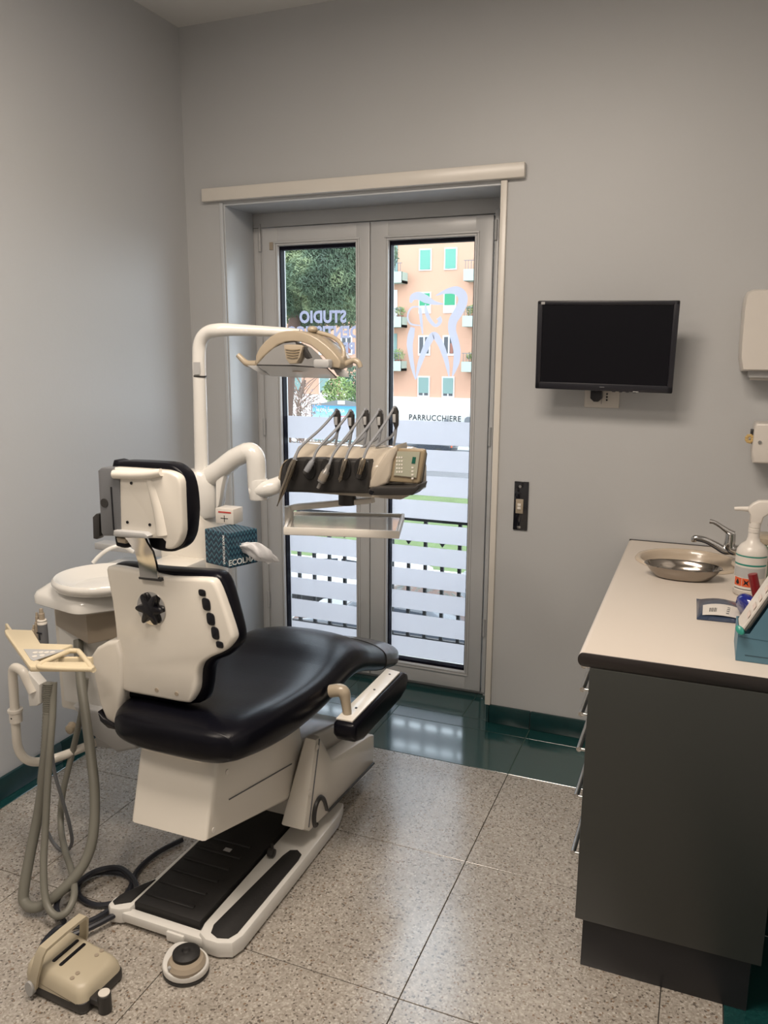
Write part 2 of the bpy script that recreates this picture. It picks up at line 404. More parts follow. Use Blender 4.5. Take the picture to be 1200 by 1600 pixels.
for st in ([(430, 490, 3), (520, 455, 30), (600, 447, 52), (650, 485, 62), (655, 545, 62), (620, 625, 62), (575, 700, 58), (568, 780, 52), (590, 860, 50), (608, 950, 48), (602, 1050, 42), (570, 1165, 5)],
           [(222, 550, 15), (240, 505, 42), (290, 492, 52), (350, 520, 50), (420, 550, 25), (500, 560, 4)],
           [(240, 755, 30), (225, 820, 46), (215, 900, 42), (225, 1000, 32), (240, 1090, 26), (262, 1190, 4)],
           [(265, 1190, 4), (300, 1050, 32), (350, 920, 42), (410, 822, 46), (460, 870, 42), (505, 980, 36), (530, 1080, 26), (542, 1170, 4)],
           [(300, 590, 22), (310, 700, 20), (322, 810, 8)],
           [(300, 585, 6), (230, 590, 12), (197, 660, 12), (222, 725, 12), (312, 740, 6)],
           [(345, 560, 6), (352, 620, 26), (380, 690, 26), (430, 740, 20), (468, 705, 26), (455, 672, 34)]):
    ribbon(tooth, st, yl)
tooth.build('tooth_emblem', m_emblem, l2, sharp=None)
# ============================================================ DENTAL CHAIR
XC = -1.325
chair = thing('dental_chair', 'white dental chair with black vinyl upholstery standing on the terrazzo before the door', 'dental chair', (XC, 2.0, 0))
P = Part(chair)
# base plate: two rails, ears and a cross bar
b = MB()
def rail(x0, x1, s):
    out = [(x0, 1.65), (x0+.010, 1.613), (x0+.04, 1.597), (x1-.05, 1.597), (x1-.012, 1.613), (x1, 1.65), (x1, 1.98), (x1-.003, 2.28), (x1-.022, 2.36), (x0+.01, 2.36), (x0, 2.2)]
    return [Vector((x, y, .004)) for x, y in out]
b.prism(rail(-1.215, -1.085, 1), (0, 0, .05), .008)
b.prism([(-1.45, 1.62, .004), (-1.475, 1.602, .004), (-1.505, 1.597, .004), (-1.522, 1.61, .004), (-1.525, 1.64, .004), (-1.50, 1.70, .004), (-1.47, 1.76, .004), (-1.462, 2.36, .004), (-1.44, 2.36, .004)], (0, 0, .05), .008)
b.box(-1.47, -1.18, 1.605, 1.635, .012, .042, .005); b.box(-1.31, -1.25, 1.598, 1.63, .004, .035, .005)
b.box(-1.46, -1.18, 1.63, 2.40, .010, .030, .004)
base = P('base_plate', b, m_white2)
b = MB().prism([(x, y, .053) for x, y in [(-1.182, 1.65), (-1.172, 1.622), (-1.145, 1.612), (-1.115, 1.622), (-1.103, 1.65), (-1.099, 2.0), (-1.103, 2.03), (-1.125, 2.045), (-1.148, 2.035), (-1.156, 2.0)]], (0, 0, .006), .002)
P('anti_slip_strip', b, m_rubber, base)
b = MB().prism([(x, y, .053) for x, y in [(-1.500, 1.612), (-1.462, 1.64), (-1.460, 1.75), (-1.478, 1.72), (-1.512, 1.65), (-1.513, 1.62)]], (0, 0, .006), .002)
P('anti_slip_strip', b, m_rubber, base)
b = MB().prism([(-1.450, 1.640, .030), (-1.222, 1.640, .030), (-1.222, 2.42, .030), (-1.450, 2.42, .030)], (0, 0, .032), .006)
for k in range(6): b.box(-1.44, -1.27, 1.675+k*.062, 1.690+k*.062, .060, .0665, .003, 1)
P('tread_mat', b, m_rubber, base)
P('label_sticker', MB().box(-1.345, -1.320, 1.945, 1.962, .062, .0628), m_lgrey, base, sharp=None)
P('side_knob', MB().lathe([(0, 0), (.014, 0), (.016, .004), (.013, .02), (0, .022)], (-1.197, 1.985, .07), 14, 'X').lathe([(0, 0), (.006, 0), (.005, .02), (0, .02)], (-1.188, 1.99, .078), 10), m_dark, base)
# tower at each side
T = [(2.14, .405), (2.045, .135), (2.085, .105), (2.62, .055), (2.635, .12), (2.635, .19), (2.60, .205), (2.26, .275), (2.17, .405)]
mb = MB().prism([(-1.19, y, z) for y, z in T], (.09, 0, 0), .010)
for v in mb.bm.verts:
    if v.co.x < -1.15: v.co.x += max(0, v.co.z-.12)*.16
tw = P('side_tower', mb, m_white)
P('side_tower', MB().prism([(-1.54, y, z) for y, z in T], (.085, 0, 0), .010), m_white)
P('rear_hood', MB().prism([(-1.46, y, z) for y, z in [(2.2, .03), (2.70, .04), (2.74, .14), (2.66, .22), (2.45, .30), (2.2, .36)]], (.28, 0, 0), .02, 3), m_white)
# groove and curl on the tower
P('trim_line', MB().tube([(-1.0985, 2.16, .40), (-1.0985, 2.075, .128)], .0022, 6, 0), m_grey, tw)
P('trim_line', MB().tube([(-1.098, 2.205, .118), (-1.098, 2.22, .104), (-1.098, 2.62, .078)], .005, 6, 0), m_dark, tw)
P('curl_emblem', MB().tube([(-1.098, 2.205, .118), (-1.098, 2.185, .165), (-1.098, 2.155, .190), (-1.098, 2.122, .180), (-1.098, 2.108, .145), (-1.098, 2.115, .112), (-1.098, 2.135, .105)], [.007, .008, .009, .010, .010, .008, .005], 8, 6), m_dark, tw)
for y, z in ((2.14, .38), (2.085, .245)):
    P('screw_cap', MB().lathe([(0, 0), (.009, 0), (.009, .003), (0, .0035)], (-1.099, y, z), 12, 'X'), m_trim, tw)
# lift arm cover
cov = P('lift_arm_cover', MB().prism([(-1.435, y, z) for y, z in [(1.625, .335), (1.685, .545), (1.71, .565), (2.14, .565), (2.19, .36), (2.09, .20)]], (.262, 0, 0), .016, 3), m_white)
P('cover_seam', MB().tube([(-1.1715, 1.735, .402), (-1.1715, 2.10, .325)], .0018, 6, 0), m_grey, cov)
P('cover_seam', MB().tube([(-1.1715, 1.76, .558), (-1.1715, 2.14, .43)], .0014, 6, 0), m_grey, cov)
for x, y, z in ((-1.1725, 1.73, .49), (-1.1725, 1.655, .355), (-1.1725, 2.05, .45)):
    P('screw_cap', MB().lathe([(0, 0), (.008, 0), (.008, .002), (0, .0025)], (x, y, z), 12, 'X'), m_trim, cov)
P('seat_bracket', MB().box(-1.405, -1.20, 1.655, 2.2, .545, .60, .008), m_white)
# seat cushion: lofted sections
def sec(y, w, zt, zb, dish, xc=XC, n=36, pw=3.2, ty=0.0):
    r = []
    for k in range(n):
        a = 2*math.pi*k/n; c, s = math.cos(a), math.sin(a)
        x = math.copysign(abs(c)**(2/pw), c)*w
        zz = math.copysign(abs(s)**(2/pw), s)
        zc, hz = (zt+zb)/2, (zt-zb)/2
        z = zc+zz*hz
        if s > 0: z -= dish*(1-(x/max(w, .001))**2)*zz
        r.append(Vector((xc+x, y+ty*zz, z)))
    return r
def interp(keys, y):
    for i in range(len(keys)-1):
        a_, c_ = keys[i], keys[i+1]
        if a_[0] <= y <= c_[0]+1e-9:
            p_, q_ = keys[max(i-1, 0)], keys[min(i+2, len(keys)-1)]
            h_ = c_[0]-a_[0]; t = (y-a_[0])/h_; out = [y]
            for j in range(1, len(a_)):
                m0_ = (c_[j]-p_[j])/max(c_[0]-p_[0], 1e-6)*h_; m1_ = (q_[j]-a_[j])/max(q_[0]-a_[0], 1e-6)*h_
                out.append((2*t**3-3*t*t+1)*a_[j]+(t**3-2*t*t+t)*m0_+(-2*t**3+3*t*t)*c_[j]+(t**3-t*t)*m1_)
            return out
    return list(keys[-1])
SC_ = -1.285
KEYS = [(1.612, .08, .640, .600, .0), (1.618, .15, .655, .580, .0), (1.64, .195, .670, .562, .004), (1.70, .222, .685, .548, .012), (1.80, .236, .690, .528, .028), (1.93, .242, .680, .512, .036), (2.06, .244, .668, .512, .032), (2.18, .243, .664, .520, .018), (2.29, .240, .668, .530, .0), (2.39, .234, .660, .520, -.014), (2.48, .224, .632, .495, -.018), (2.56, .212, .592, .468, -.018), (2.64, .202, .556, .438, -.016), (2.74, .192, .515, .402, -.014), (2.84, .182, .480, .372, -.012), (2.92, .170, .455, .350, -.008), (2.965, .150, .438, .345, -.004), (2.985, .120, .425, .352, 0), (2.992, .07, .412, .365, 0)]
def loft(ya, yb_, grow=0.0, n=44):
    ys = sorted(set([ya, yb_]+[k[0] for k in KEYS if ya < k[0] < yb_]+[ya+(yb_-ya)*i/n for i in range(n+1)]))
    out = []
    for y in ys:
        k = interp(KEYS, y); out.append(sec(k[0], k[1]+grow, k[2]+grow, k[3]-grow, k[4], xc=SC_))
    return MB().rings(out)
P('seat_cushion', loft(1.612, 2.76), m_vinyl, sharp=60)
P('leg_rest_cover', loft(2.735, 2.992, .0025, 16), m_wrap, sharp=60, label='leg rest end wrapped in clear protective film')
# backrest
SH = [(165, 891), (176, 886), (215, 893), (262, 903), (322, 905), (336, 914), (350, 950), (363, 990), (363, 1003), (350, 1018), (328, 1028), (314, 1038), (308, 1052), (306, 1080), (298, 1096), (290, 1099), (240, 1090), (187, 1077), (182, 1040), (180, 990), (174, 940)]
yb = 1.685
shell = P('backrest_shell', MB().prism(pxs(smooth_poly(SH), 1, yb), (0, .035, 0), .012, 3), m_white, sharp=50)
CU = [(172, 888), (190, 882), (240, 889), (300, 893), (336, 897), (350, 914), (362, 955), (371, 992), (370, 1010), (355, 1026), (333, 1036), (324, 1052), (320, 1084), (308, 1102), (240, 1100), (192, 1090), (184, 1040), (182, 990), (176, 940)]
P('backrest_cushion', MB().prism(pxs(smooth_poly(CU), 1, yb+.028), (0, .062, 0), .022, 4), m_vinyl, sharp=60)
# side bracket of the shell
P('side_bracket', MB().prism(pxs([(139, 1028), (150, 1012), (166, 1003), (184, 1001), (190, 1030), (190, 1070), (186, 1128), (178, 1134), (166, 1128), (154, 1100)], 1, yb-.01), (0, .06, 0), .012, 3), m_white, sharp=50)
P('bracket_foot', MB().prism(pxs([(152, 1112), (160, 1122), (176, 1132), (187, 1131), (182, 1141), (168, 1138), (156, 1127)], 1, yb-.018), (0, .06, 0), .003), m_black)
# round star knob
kc = at(236, 951, 1, yb-.003)
star = []
for k in range(60):
    a = 2*math.pi*k/60+.2; rr_ = .033+.011*math.cos(6*a)
    star.append(kc+Vector((rr_*math.cos(a), 0, rr_*1.06*math.sin(a))))
kr = P('knob_recess', MB().lathe([(0, 0), (.047, 0), (.047, .006), (0, .006)], kc, 32, 'Y', 1, 1), m_chrome)
P('adjusting_knob', MB().prism(star, (0, -.014, 0), .004, 2), m_black, kr)
# row of buttons on the shell
for (px_, py_, rx, rz) in ((316.5, 926, 7, 6), (323, 944, 8, 11), (330, 967, 8, 11), (337, 989, 7.5, 11), (344, 1007, 7, 6)):
    c = at(px_, py_, 1, yb); s_ = 1.95/F
    pts = [c+Vector((rx*s_*math.copysign(abs(math.cos(t))**.6, math.cos(t))-rz*0*s_+.25*rz*s_*-math.sin(t)*.6, 0, rz*s_*math.copysign(abs(math.sin(t))**.6, math.sin(t)))) for t in [2*math.pi*k/20 for k in range(20)]]
    P('button', MB().prism(pts, (0, -.004, 0), .0015, 2), m_black, shell)
for px_, py_ in ((245, 1078), (276, 1084)):
    P('screw_cap', MB().lathe([(0, -.002), (.006, -.002), (.006, .002), (0, .002)], at(px_, py_, 1, yb), 12, 'Y'), m_taupe, shell)
# headrest
yh = 1.635
HS = [(172, 732), (185, 731), (247, 735), (262, 737), (275, 743), (281, 755), (283, 790), (284, 830), (279, 848), (270, 858), (257, 857), (253, 842), (186, 834), (184, 748), (175, 746)]
hs = P('headrest_shell', MB().prism(pxs(smooth_poly(HS), 1, yh), (0, .03, 0), .008, 3), m_white, sharp=50)
P('shell_ridge', MB().tube(pxs([(178, 741), (205, 742), (232, 741), (252, 738)], 1, yh-.002), [.012, .012, .012, .010], 12, 3), m_white, hs)
P('shell_ridge', MB().tube(pxs([(236, 745), (244, 770), (252, 800), (258, 835)], 1, yh+.013), [.016, .018, .020, .022], 12, 4), m_white, hs)
for px_, py_ in ((205, 755), (199, 816), (234, 820)):
    P('screw', MB().lathe([(0, -.001), (.004, -.001), (.004, .002), (0, .002)], at(px_, py_, 1, yh-.001), 10, 'Y'), m_black, hs)
HC = [(174, 728), (184, 722), (200, 721), (255, 724), (272, 729), (286, 742), (293, 765), (296, 800), (293, 835), (285, 853), (272, 862), (255, 862), (235, 856), (228, 840), (204, 840), (205, 852), (197, 857), (185, 855), (178, 842)]
P('headrest_cushion', MB().prism(pxs(smooth_poly(HC), 1, yh+.024), (0, .052, 0), .016, 4), m_vinyl, sharp=60)
P('hinge_block', MB().prism(pxs([(152, 735), (157, 731), (176, 731), (186, 750), (188, 832), (178, 838), (160, 838), (157, 832)], 1, yh-.005), (0, .045, 0), .006), m_grey)
P('hinge_slot', MB().box(0, .0035, -.001, .02, 0, .115).move(Matrix.Translation(at(177, 828, 1, yh-.006))), m_black)
P('hinge_pin', MB().lathe([(0, -.001), (.012, -.001), (.012, .003), (0, .003)], at(163, 786, 1, yh-.006), 20, 'Y'), m_dark)
P('lock_lever', MB().prism(pxs([(144, 808), (149, 803), (155, 803), (155, 838), (150, 843), (145, 842)], 1, yh+.005), (0, .03, 0), .004), m_dark)
P('clamp_bar', MB().prism(pxs([(177, 829), (225, 833), (231, 838), (230, 842), (180, 839), (176, 836)], 1, yh-.02), (0, .03, 0), .004), m_lgrey)
# chrome post bends back to the shell
pa = [(195, 840, yh-.012), (200, 846, yh-.004), (210, 860, yh+.01), (216, 880, yh+.030), (219, 904, yb-.012)]
pb = [(226, 841, yh-.012), (229, 848, yh-.004), (238, 862, yh+.01), (243, 880, yh+.030), (247, 906, yb-.012)]
post = MB()
A = [at(x, y, 1, v) for x, y, v in pa]; B = [at(x, y, 1, v) for x, y, v in pb]
rg = [[a, c, c+Vector((0, .008, 0)), a+Vector((0, .008, 0))] for a, c in zip(A, B)]
post.rings(rg)
P('chrome_post', post, m_chrome, sharp=50)
P('post_foot', MB().prism(pxs([(216, 902), (249, 905), (251, 909), (217, 905)], 1, yb-.014), (0, .02, 0), .001), m_dark)
P('release_button', MB().prism(pxs([(181, 840), (196, 842), (195, 850), (183, 848)], 1, yh-.01), (0, .02, 0), .004), m_cream)
# folded-down armrest on the door side
ar = P('armrest_pad', MB().prism([(-.998, y, z) for y, z in [(2.050, .520), (2.058, .530), (2.49, .532), (2.515, .520), (2.525, .495), (2.50, .462), (2.44, .447), (2.12, .450), (2.065, .468), (2.048, .490)]], (.078, 0, 0), .014, 4), m_vinyl, sharp=60)
P('mounting_strip', MB().prism([(-.992, 2.065, .5305), (-.936, 2.065, .5305), (-.936, 2.475, .5325), (-.992, 2.485, .5325)], (0, 0, .007), .002), m_white, ar)
for x_, y_ in ((-.962, 2.15), (-.962, 2.30), (-.962, 2.44)):
    P('screw', MB().lathe([(0, 0), (.0045, 0), (.004, .003), (0, .003)], (x_, y_, .5375), 10), m_dark, ar)
aa = at(516, 1080, 0, -1.03); ab = at(537, 1078, 0, -.985); ac = Vector((-.972, 2.105, .548))
P('armrest_bracket', MB().tube([aa, aa.lerp(ab, .7), ab+Vector((0, 0, -.01)), ab.lerp(ac, .5), ac+Vector((0, 0, -.01))], [.020, .021, .021, .016, .014], 12, 5), m_cream)
# round foot switch plugged to the base
fs = thing('round_foot_switch', 'small round black foot switch on a white base at the chair rail end', 'foot switch', (-1.195, 1.522, 0))
P = Part(fs)
FX, FY = -1.192, 1.530
ring_ = []
for a_ in [2*math.pi*k/32 for k in range(32)]:
    x, y = .064*math.cos(a_), .058*math.sin(a_)
    w_ = max(0, math.cos(a_-math.radians(135)))**3*.022
    ring_.append((FX+x-w_*.8, FY+y+w_*.6))
P('rubber_foot', MB().prism([(x, y, .0) for x, y in ring_], (0, 0, .010), .003), m_dark)
P('switch_base', MB().prism([(x, y, .010) for x, y in ring_], (0, 0, .022), .006, 3), m_white2)
P('collar', MB().lathe([(0, .028), (.050, .028), (.051, .038), (.044, .048), (0, .05)], (FX+.008, FY-.006, 0), 30), m_taupe)
P('pressure_disc', MB().lathe([(0, .045), (.036, .045), (.037, .058), (.027, .065), (.012, .065), (.009, .061), (.005, .063), (0, .063)], (FX+.002, FY+.002, 0), 30), m_rubber)
for x, y in ((FX-.016, FY-.048), (FX+.044, FY-.016)): P('cap', MB().lathe([(0, .040), (.005, .040), (.005, .046), (0, .046)], (x, y, 0), 10), m_lgrey)
# ============================================================ FOOT PEDAL
ped = thing('foot_pedal', 'ivory foot pedal box with carrying handle lying on the terrazzo', 'foot pedal', (-1.437, 1.383, 0))
P = Part(ped)
# local frame: u towards the photograph's right front, v towards the back right
pu, pv = Vector((.9986, -.052, 0)), Vector((.052, .9986, 0)); pc = Vector((-1.437, 1.383, 0))
def pl(u, v, z): return pc+pu*u+pv*v+Vector((0, 0, z))
P('pedal_base', MB().prism([pl(u, v, .002) for u, v in rrect(0, 0, .205, .150, .02)], (0, 0, .030), .006), m_dark)
g = MB()
rg = []
for z, w, d, r_ in ((.029, .205, .148, .022), (.050, .206, .148, .022), (.072, .200, .142, .024), (.086, .186, .128, .024), (.092, .165, .110, .024)):
    sl = [(u, v) for u, v in rrect(-.002, 0, w, d, r_)]
    rg.append([pl(u, v, z-(.026*(u+.10)/.20 if z > .045 else 0)) for u, v in sl])
g.rings(rg); top = P('ivory_cover', g, m_ivory, sharp=60)
for v0 in (0,):
    for u0 in (-.034, -.010):
        pts = [pl(u0+du, dv+.006, .0895-.026*(u0+du+.10)/.20) for du, dv in rrect(0, 0, .010, .088, .0045, 3)]
        P('slot', MB().prism(pts, (0, 0, .004), .001), m_black, top)
for u0, v0 in ((.042, -.040), (.040, .046)):
    for k in (-.009, .009):
        P('dimple', MB().lathe([(0, 0), (.006, 0), (.006, .0016), (.003, .0018), (0, .0005)], pl(u0+abs(k)*.3, v0+k, .0915-.026*(u0+.10)/.20), 12), m_taupe, top)
h = MB(); hw = .012
def strap(pts, w):
    rg = []
    for (u, v, z) in pts: rg.append((u, v, z))
    out = []
    for i, (u, v, z) in enumerate(rg):
        a = rg[max(i-1, 0)]; c = rg[min(i+1, len(rg)-1)]
        t = Vector((0, c[1]-a[1], c[2]-a[2])).normalized(); n_ = Vector((0, -t.z, t.y))*.004
        out.append([pl(u-w, v+n_.y, z+n_.z), pl(u+w, v+n_.y, z+n_.z), pl(u+w, v-n_.y, z-n_.z), pl(u-w, v-n_.y, z-n_.z)])
    return MB().rings(out)
P('carrying_handle', strap([(-.062, -.082, .030), (-.050, -.084, .07), (-.034, -.075, .132), (-.030, -.066, .146), (-.028, 0, .150), (-.030, .066, .146), (-.034, .075, .132), (-.050, .084, .07), (-.062, .082, .035)], .013), m_ivory, sharp=40)
for v0 in (-.087, .087):
    P('pivot_cap', MB().lathe([(0, -.007), (.013, -.007), (.013, .007), (0, .007)], pl(-.064, v0, .034), 20, 'Y', 1, 1.6), m_lgrey)
P('side_lever', MB().prism([pl(u, v, .018) for u, v in ((.095, -.05), (.13, -.05), (.13, -.015), (.095, -.015))], (0, 0, .018), .005), m_dark)
lv = P('side_button', MB().lathe([(0, .002), (.017, .002), (.017, .050), (.014, .053), (0, .053)], pl(.136, -.034, 0), 22), m_dark)
P('button_cap', MB().lathe([(0, .052), (.0145, .052), (.0145, .0545), (0, .055)], pl(.136, -.034, 0), 22), m_trim, lv)
# ============================================================ CABLES on the floor
def floorpath(pts, z=.012): return [at(x, y, 2, z) for x, y in pts]
c = MB().tube(floorpath([(62, 1486), (72, 1468), (92, 1450), (120, 1445), (150, 1435), (185, 1412), (203, 1395), (205, 1375), (185, 1364), (150, 1364), (125, 1378), (124, 1400), (150, 1414), (185, 1408), (203, 1388), (215, 1360), (245, 1333), (285, 1312)]), .0085, 8, 5)
tag(c.build('foot_pedal_cable', m_cable), 'black cable looped on the terrazzo between ivory pedal and chair', 'cable')
c = MB().tube(floorpath([(100, 1440), (88, 1420), (95, 1398), (120, 1380), (150, 1361), (185, 1356), (207, 1372), (214, 1392), (205, 1412), (175, 1432), (140, 1450), (112, 1462)], .028), .0085, 8, 5)
tag(c.build('coiled_floor_cable', m_cable), 'second black cable coiled over the first one behind the ivory pedal', 'cable')
# ============================================================ TREATMENT UNIT (column, cuspidor, water unit)
unit = thing('dental_unit', 'white floor column with ceramic spittoon bowl between dental chair and grey wall', 'dental unit', (-1.75, 2.2, .3))
P = Part(unit)
col = P('column', MB().prism([(-1.72, 2.20, .30), (-1.545, 2.20, .30), (-1.545, 2.20, .98), (-1.552, 2.20, 1.06), (-1.57, 2.20, 1.11), (-1.68, 2.20, 1.11), (-1.74, 2.20, 1.03)], (0, .15, 0), .02, 3), m_white)
P('turntable', MB().lathe([(0, 1.09), (.062, 1.09), (.066, 1.10), (.066, 1.20), (.060, 1.235), (.048, 1.25), (0, 1.252)], (-1.605, 2.27, 0), 32), m_white2)
P('column_lid', MB().box(-1.70, -1.55, 2.06, 2.22, .88, .955, .006), m_white)
P('water_box', MB().box(-2.02, -1.70, 1.98, 2.36, .42, .86, .01), m_white)
P('water_box_front', MB().box(-1.985, -1.78, 1.962, 1.985, .46, .80, .004), m_white2)
P('lower_housing', MB().prism([(-1.92, 1.93, .47), (-1.66, 1.93, .47), (-1.62, 1.93, .44), (-1.66, 1.93, .36), (-1.74, 1.93, .33), (-1.86, 1.93, .38)], (0, .34, 0), .012, 3), m_lgrey)
P('drain_cap', MB().lathe([(0, 0), (.020, 0), (.022, .006), (.016, .012), (.016, .022), (.010, .026), (0, .026)], at(115, 1136, 1, 1.93)+Vector((.0, .0, 0)), 18, 'Y', 1, 1, Matrix.Rotation(math.pi, 3, 'X')), m_cream)
P('chair_link', MB().box(-1.70, -1.36, 2.20, 2.36, .34, .44, .012), m_white)
# spittoon: housing skirt and bowl
cz = .832
sk = [(-2.015, 1.885), (-1.780, 1.838), (-1.62, 2.02), (-1.60, 2.36), (-1.99, 2.36)]
def inset(pts, k, cx=-1.86, cy=2.14): return [((x-cx)*k+cx, (y-cy)*k+cy) for x, y in pts]
g = MB()
def rr_poly(pts, r, n=4):
    out = []
    for i in range(len(pts)):
        p0, p1, p2 = Vector(pts[i-1]), Vector(pts[i]), Vector(pts[(i+1) % len(pts)])
        a = p1+(p0-p1).normalized()*r; c_ = p1+(p2-p1).normalized()*r
        for k in range(n+1):
            t = k/n; out.append(tuple((1-t)**2*a+2*t*(1-t)*p1+t*t*c_))
    return out
g.rings([[Vector((x, y, z)) for x, y in rr_poly(inset(sk, k), .035)] for k, z in ((.97, cz), (1.0, cz+.006), (1.0, cz+.030), (.97, cz+.042), (.84, cz+.060), (.78, cz+.066))])
P('spittoon_housing', g, m_white2, sharp=50)
bc = Vector((-1.800, 1.985, 0))
P('spittoon_bowl', MB().lathe([(0, .885), (.125, .888), (.148, .896), (.158, .912), (.158, .922), (.151, .929), (.140, .926), (.118, .904), (.06, .893), (.012, .891), (0, .889)], bc, 48, 'Z', 1.0, .98), m_white2, sharp=60)
P('rinse_pipe', MB().tube([at(145, 880, 1, 2.10), at(156, 868, 1, 2.12), at(172, 857, 1, 2.14), at(190, 853, 1, 2.17), at(208, 862, 1, 2.20)], .0075, 10, 5), m_white2)
P('back_ledge', MB().box(-2.06, -1.66, 2.24, 2.30, .93, .955, .004), m_lgrey)
P('filter_block', MB().prism([(-1.985, 1.955, .735), (-1.80, 1.90, .715), (-1.70, 1.99, .73), (-1.70, 2.06, .745), (-1.985, 2.06, .745)], (0, 0, .105), .006), m_taupe)
P('wall_side_panel', MB().box(-1.78, -1.56, 2.04, 2.06, .50, .83, .004), m_grey)
# instrument arm
ay = 2.27
P('lower_arm', MB().tube([at(318, 752, 1, ay), at(345, 733, 1, ay), at(366, 716, 1, ay), at(387, 706, 1, ay)], [.036, .034, .033, .0325], 20, 2), m_white2)
P('elbow', MB().tube([at(383, 708, 1, ay), at(392, 706.5, 1, ay), at(398.5, 714, 1, ay), at(400.5, 728, 1, ay), at(402, 762, 1, ay)], [.0325, .0325, .0325, .0322, .031], 20, 4), m_white2)
P('elbow_web', MB().prism(pxs([(336, 800), (336, 745), (352, 736), (346, 760), (342, 790)], 1, ay-.02), (0, .04, 0), .008), m_white2)
P('upper_arm', MB().tube([at(397, 766, 1, ay), at(420, 763, 1, ay), at(448, 752, 1, ay+.06)], [.029, .029, .027], 18, 4), m_white2)
P('arm_joint', MB().lathe([(0, -.035), (.030, -.035), (.032, -.03), (.032, .03), (.030, .035), (0, .035)], at(404, 764, 1, ay), 22), m_white2)
# ============================================================ OPERATING LAMP
lamp = thing('operating_lamp', 'beige dental operating lamp on a curved white pole above the instruments', 'dental lamp', (-1.605, 2.27, 1.25))
P = Part(lamp)
ly = 2.30
pp = [at(315, 735, 1, 2.27), at(314, 680, 1, 2.27), at(312, 600, 1, 2.27), at(311, 560, 1, 2.27), at(313, 535, 1, 2.27), at(324, 520, 1, 2.27), at(345, 515.5, 1, 2.27), at(380, 516, 1, 2.31), at(430, 518.5, 1, 2.37), at(468, 521, 1, 2.40)]
P('pole', MB().tube(pp, [.024, .0235, .0225, .0225, .0225, .0225, .022, .019, .017, .015], 18, 5), m_white2)
P('collar', MB().tube([at(312.3, 589, 1, 2.27), at(312.3, 586.5, 1, 2.27)], .0232, 20, 0), m_dark)
P('rating_label', MB().prism(pxs([(302, 566), (312, 566), (312, 585), (302, 585)], 1, 2.2435), (0, .002, 0)), m_lgrey, sharp=None)
k = 1/5.4545
def L_(x, y, v=ly): return at(360+x*k, 500+y*k, 1, v)
arch = [(215, 300), (245, 240), (290, 185), (340, 140), (400, 108), (470, 93), (540, 90), (610, 100), (680, 125), (745, 160), (810, 210), (870, 265), (915, 320), (935, 350), (935, 395), (925, 412), (860, 405), (845, 380), (800, 320), (740, 262), (680, 215), (610, 190), (540, 180), (470, 185), (400, 210), (330, 265), (270, 320), (225, 378), (213, 370)]
P('lamp_housing', MB().prism([L_(x, y, ly-.045) for x, y in arch], (0, .10, 0), .014, 4), m_cream, sharp=60)
# mirrored reflector under the arch
rg = []
for v, s_ in ((ly-.055, .0), (ly-.04, 6), (ly+.03, 6), (ly+.045, 0)):
    rg.append([L_(x, y+s_, v) for x, y in [(228, 380), (300, 300), (370, 240), (450, 200), (540, 188), (620, 200), (690, 235), (760, 300), (830, 385), (740, 395), (540, 392), (380, 385)]])
P('reflector', MB().rings(rg), m_chrome, sharp=60)
P('cooling_vent', MB().prism([L_(x, y, ly-.075) for x, y in ((450, 215), (480, 208), (590, 212), (618, 225), (590, 320), (560, 372), (500, 375), (470, 330))], (0, .03, 0), .004), m_cream)
for q in range(4): P('vent_slot', MB().tube([L_(470+q*4, 248+q*22, ly-.077), L_(530, 255+q*22, ly-.078), L_(592-q*6, 250+q*22, ly-.077)], .0013, 6, 3), m_gold)
P('lamp_shield', MB().rings([[L_(228, 384, ly-.055), L_(520, 388, ly-.06), L_(820, 408, ly-.055), L_(905, 488, ly-.03), L_(900, 494, ly+.03), L_(560, 485, ly+.05), L_(340, 474, ly+.03)], [L_(228, 390, ly-.055), L_(520, 395, ly-.06), L_(820, 414, ly-.055), L_(905, 494, ly-.03), L_(900, 499, ly+.03), L_(560, 491, ly+.05), L_(340, 479, ly+.03)]]), m_sheer, sharp=None)
P('shield_rim', MB().tube([L_(226, 384, ly-.056), L_(520, 389, ly-.061), L_(822, 408, ly-.056), L_(905, 490, ly-.03)], .002, 6, 0), m_dark)
P('reflector_bracket', MB().prism([L_(x, y, ly-.064) for x, y in ((552, 190), (600, 195), (628, 215), (640, 250), (680, 320), (650, 332), (628, 318), (615, 235), (590, 212), (556, 206))], (0, .01, 0), .002), m_dark)
P('lamp_guard', MB().lathe([(0, 0), (.020, 0), (.026, .012), (.018, .020), (0, .022)], L_(590, 440, ly-.01), 20, 'Z', 1.3, .8), m_taupe)
P('heat_filter', MB().box(-.027, .027, -.012, .02, -.014, .012, .006).move(Matrix.Translation(L_(785, 368, ly-.066))), m_lgrey)
P('grip', MB().tube([L_(225, 372), L_(150, 372), L_(110, 345), L_(65, 298)], [.011, .011, .010, .009], 10, 4), m_cream)
P('grip', MB().tube([L_(860, 392), L_(940, 396), L_(1000, 368), L_(1050, 345), L_(1090, 362), L_(1108, 405)], [.011, .011, .010, .009, .009, .008], 10, 4), m_cream)
P('grip_flap', MB().prism([L_(x, y, ly-.02) for x, y in ((870, 412), (960, 420), (1000, 455), (1005, 488), (940, 485), (905, 470))], (0, .01, 0), .003), m_lgrey)
P('grip_flap', MB().prism([L_(x, y, ly-.02) for x, y in ((140, 388), (225, 388), (330, 472), (260, 465))], (0, .01, 0), .003), m_lgrey)
P('yoke', MB().tube([L_(700, 95, ly+.03), L_(770, 112, ly+.03), L_(860, 140, ly+.03), L_(930, 190, ly+.02), L_(965, 260, ly+.01), L_(962, 350, ly)], .007, 10, 5), m_cream)
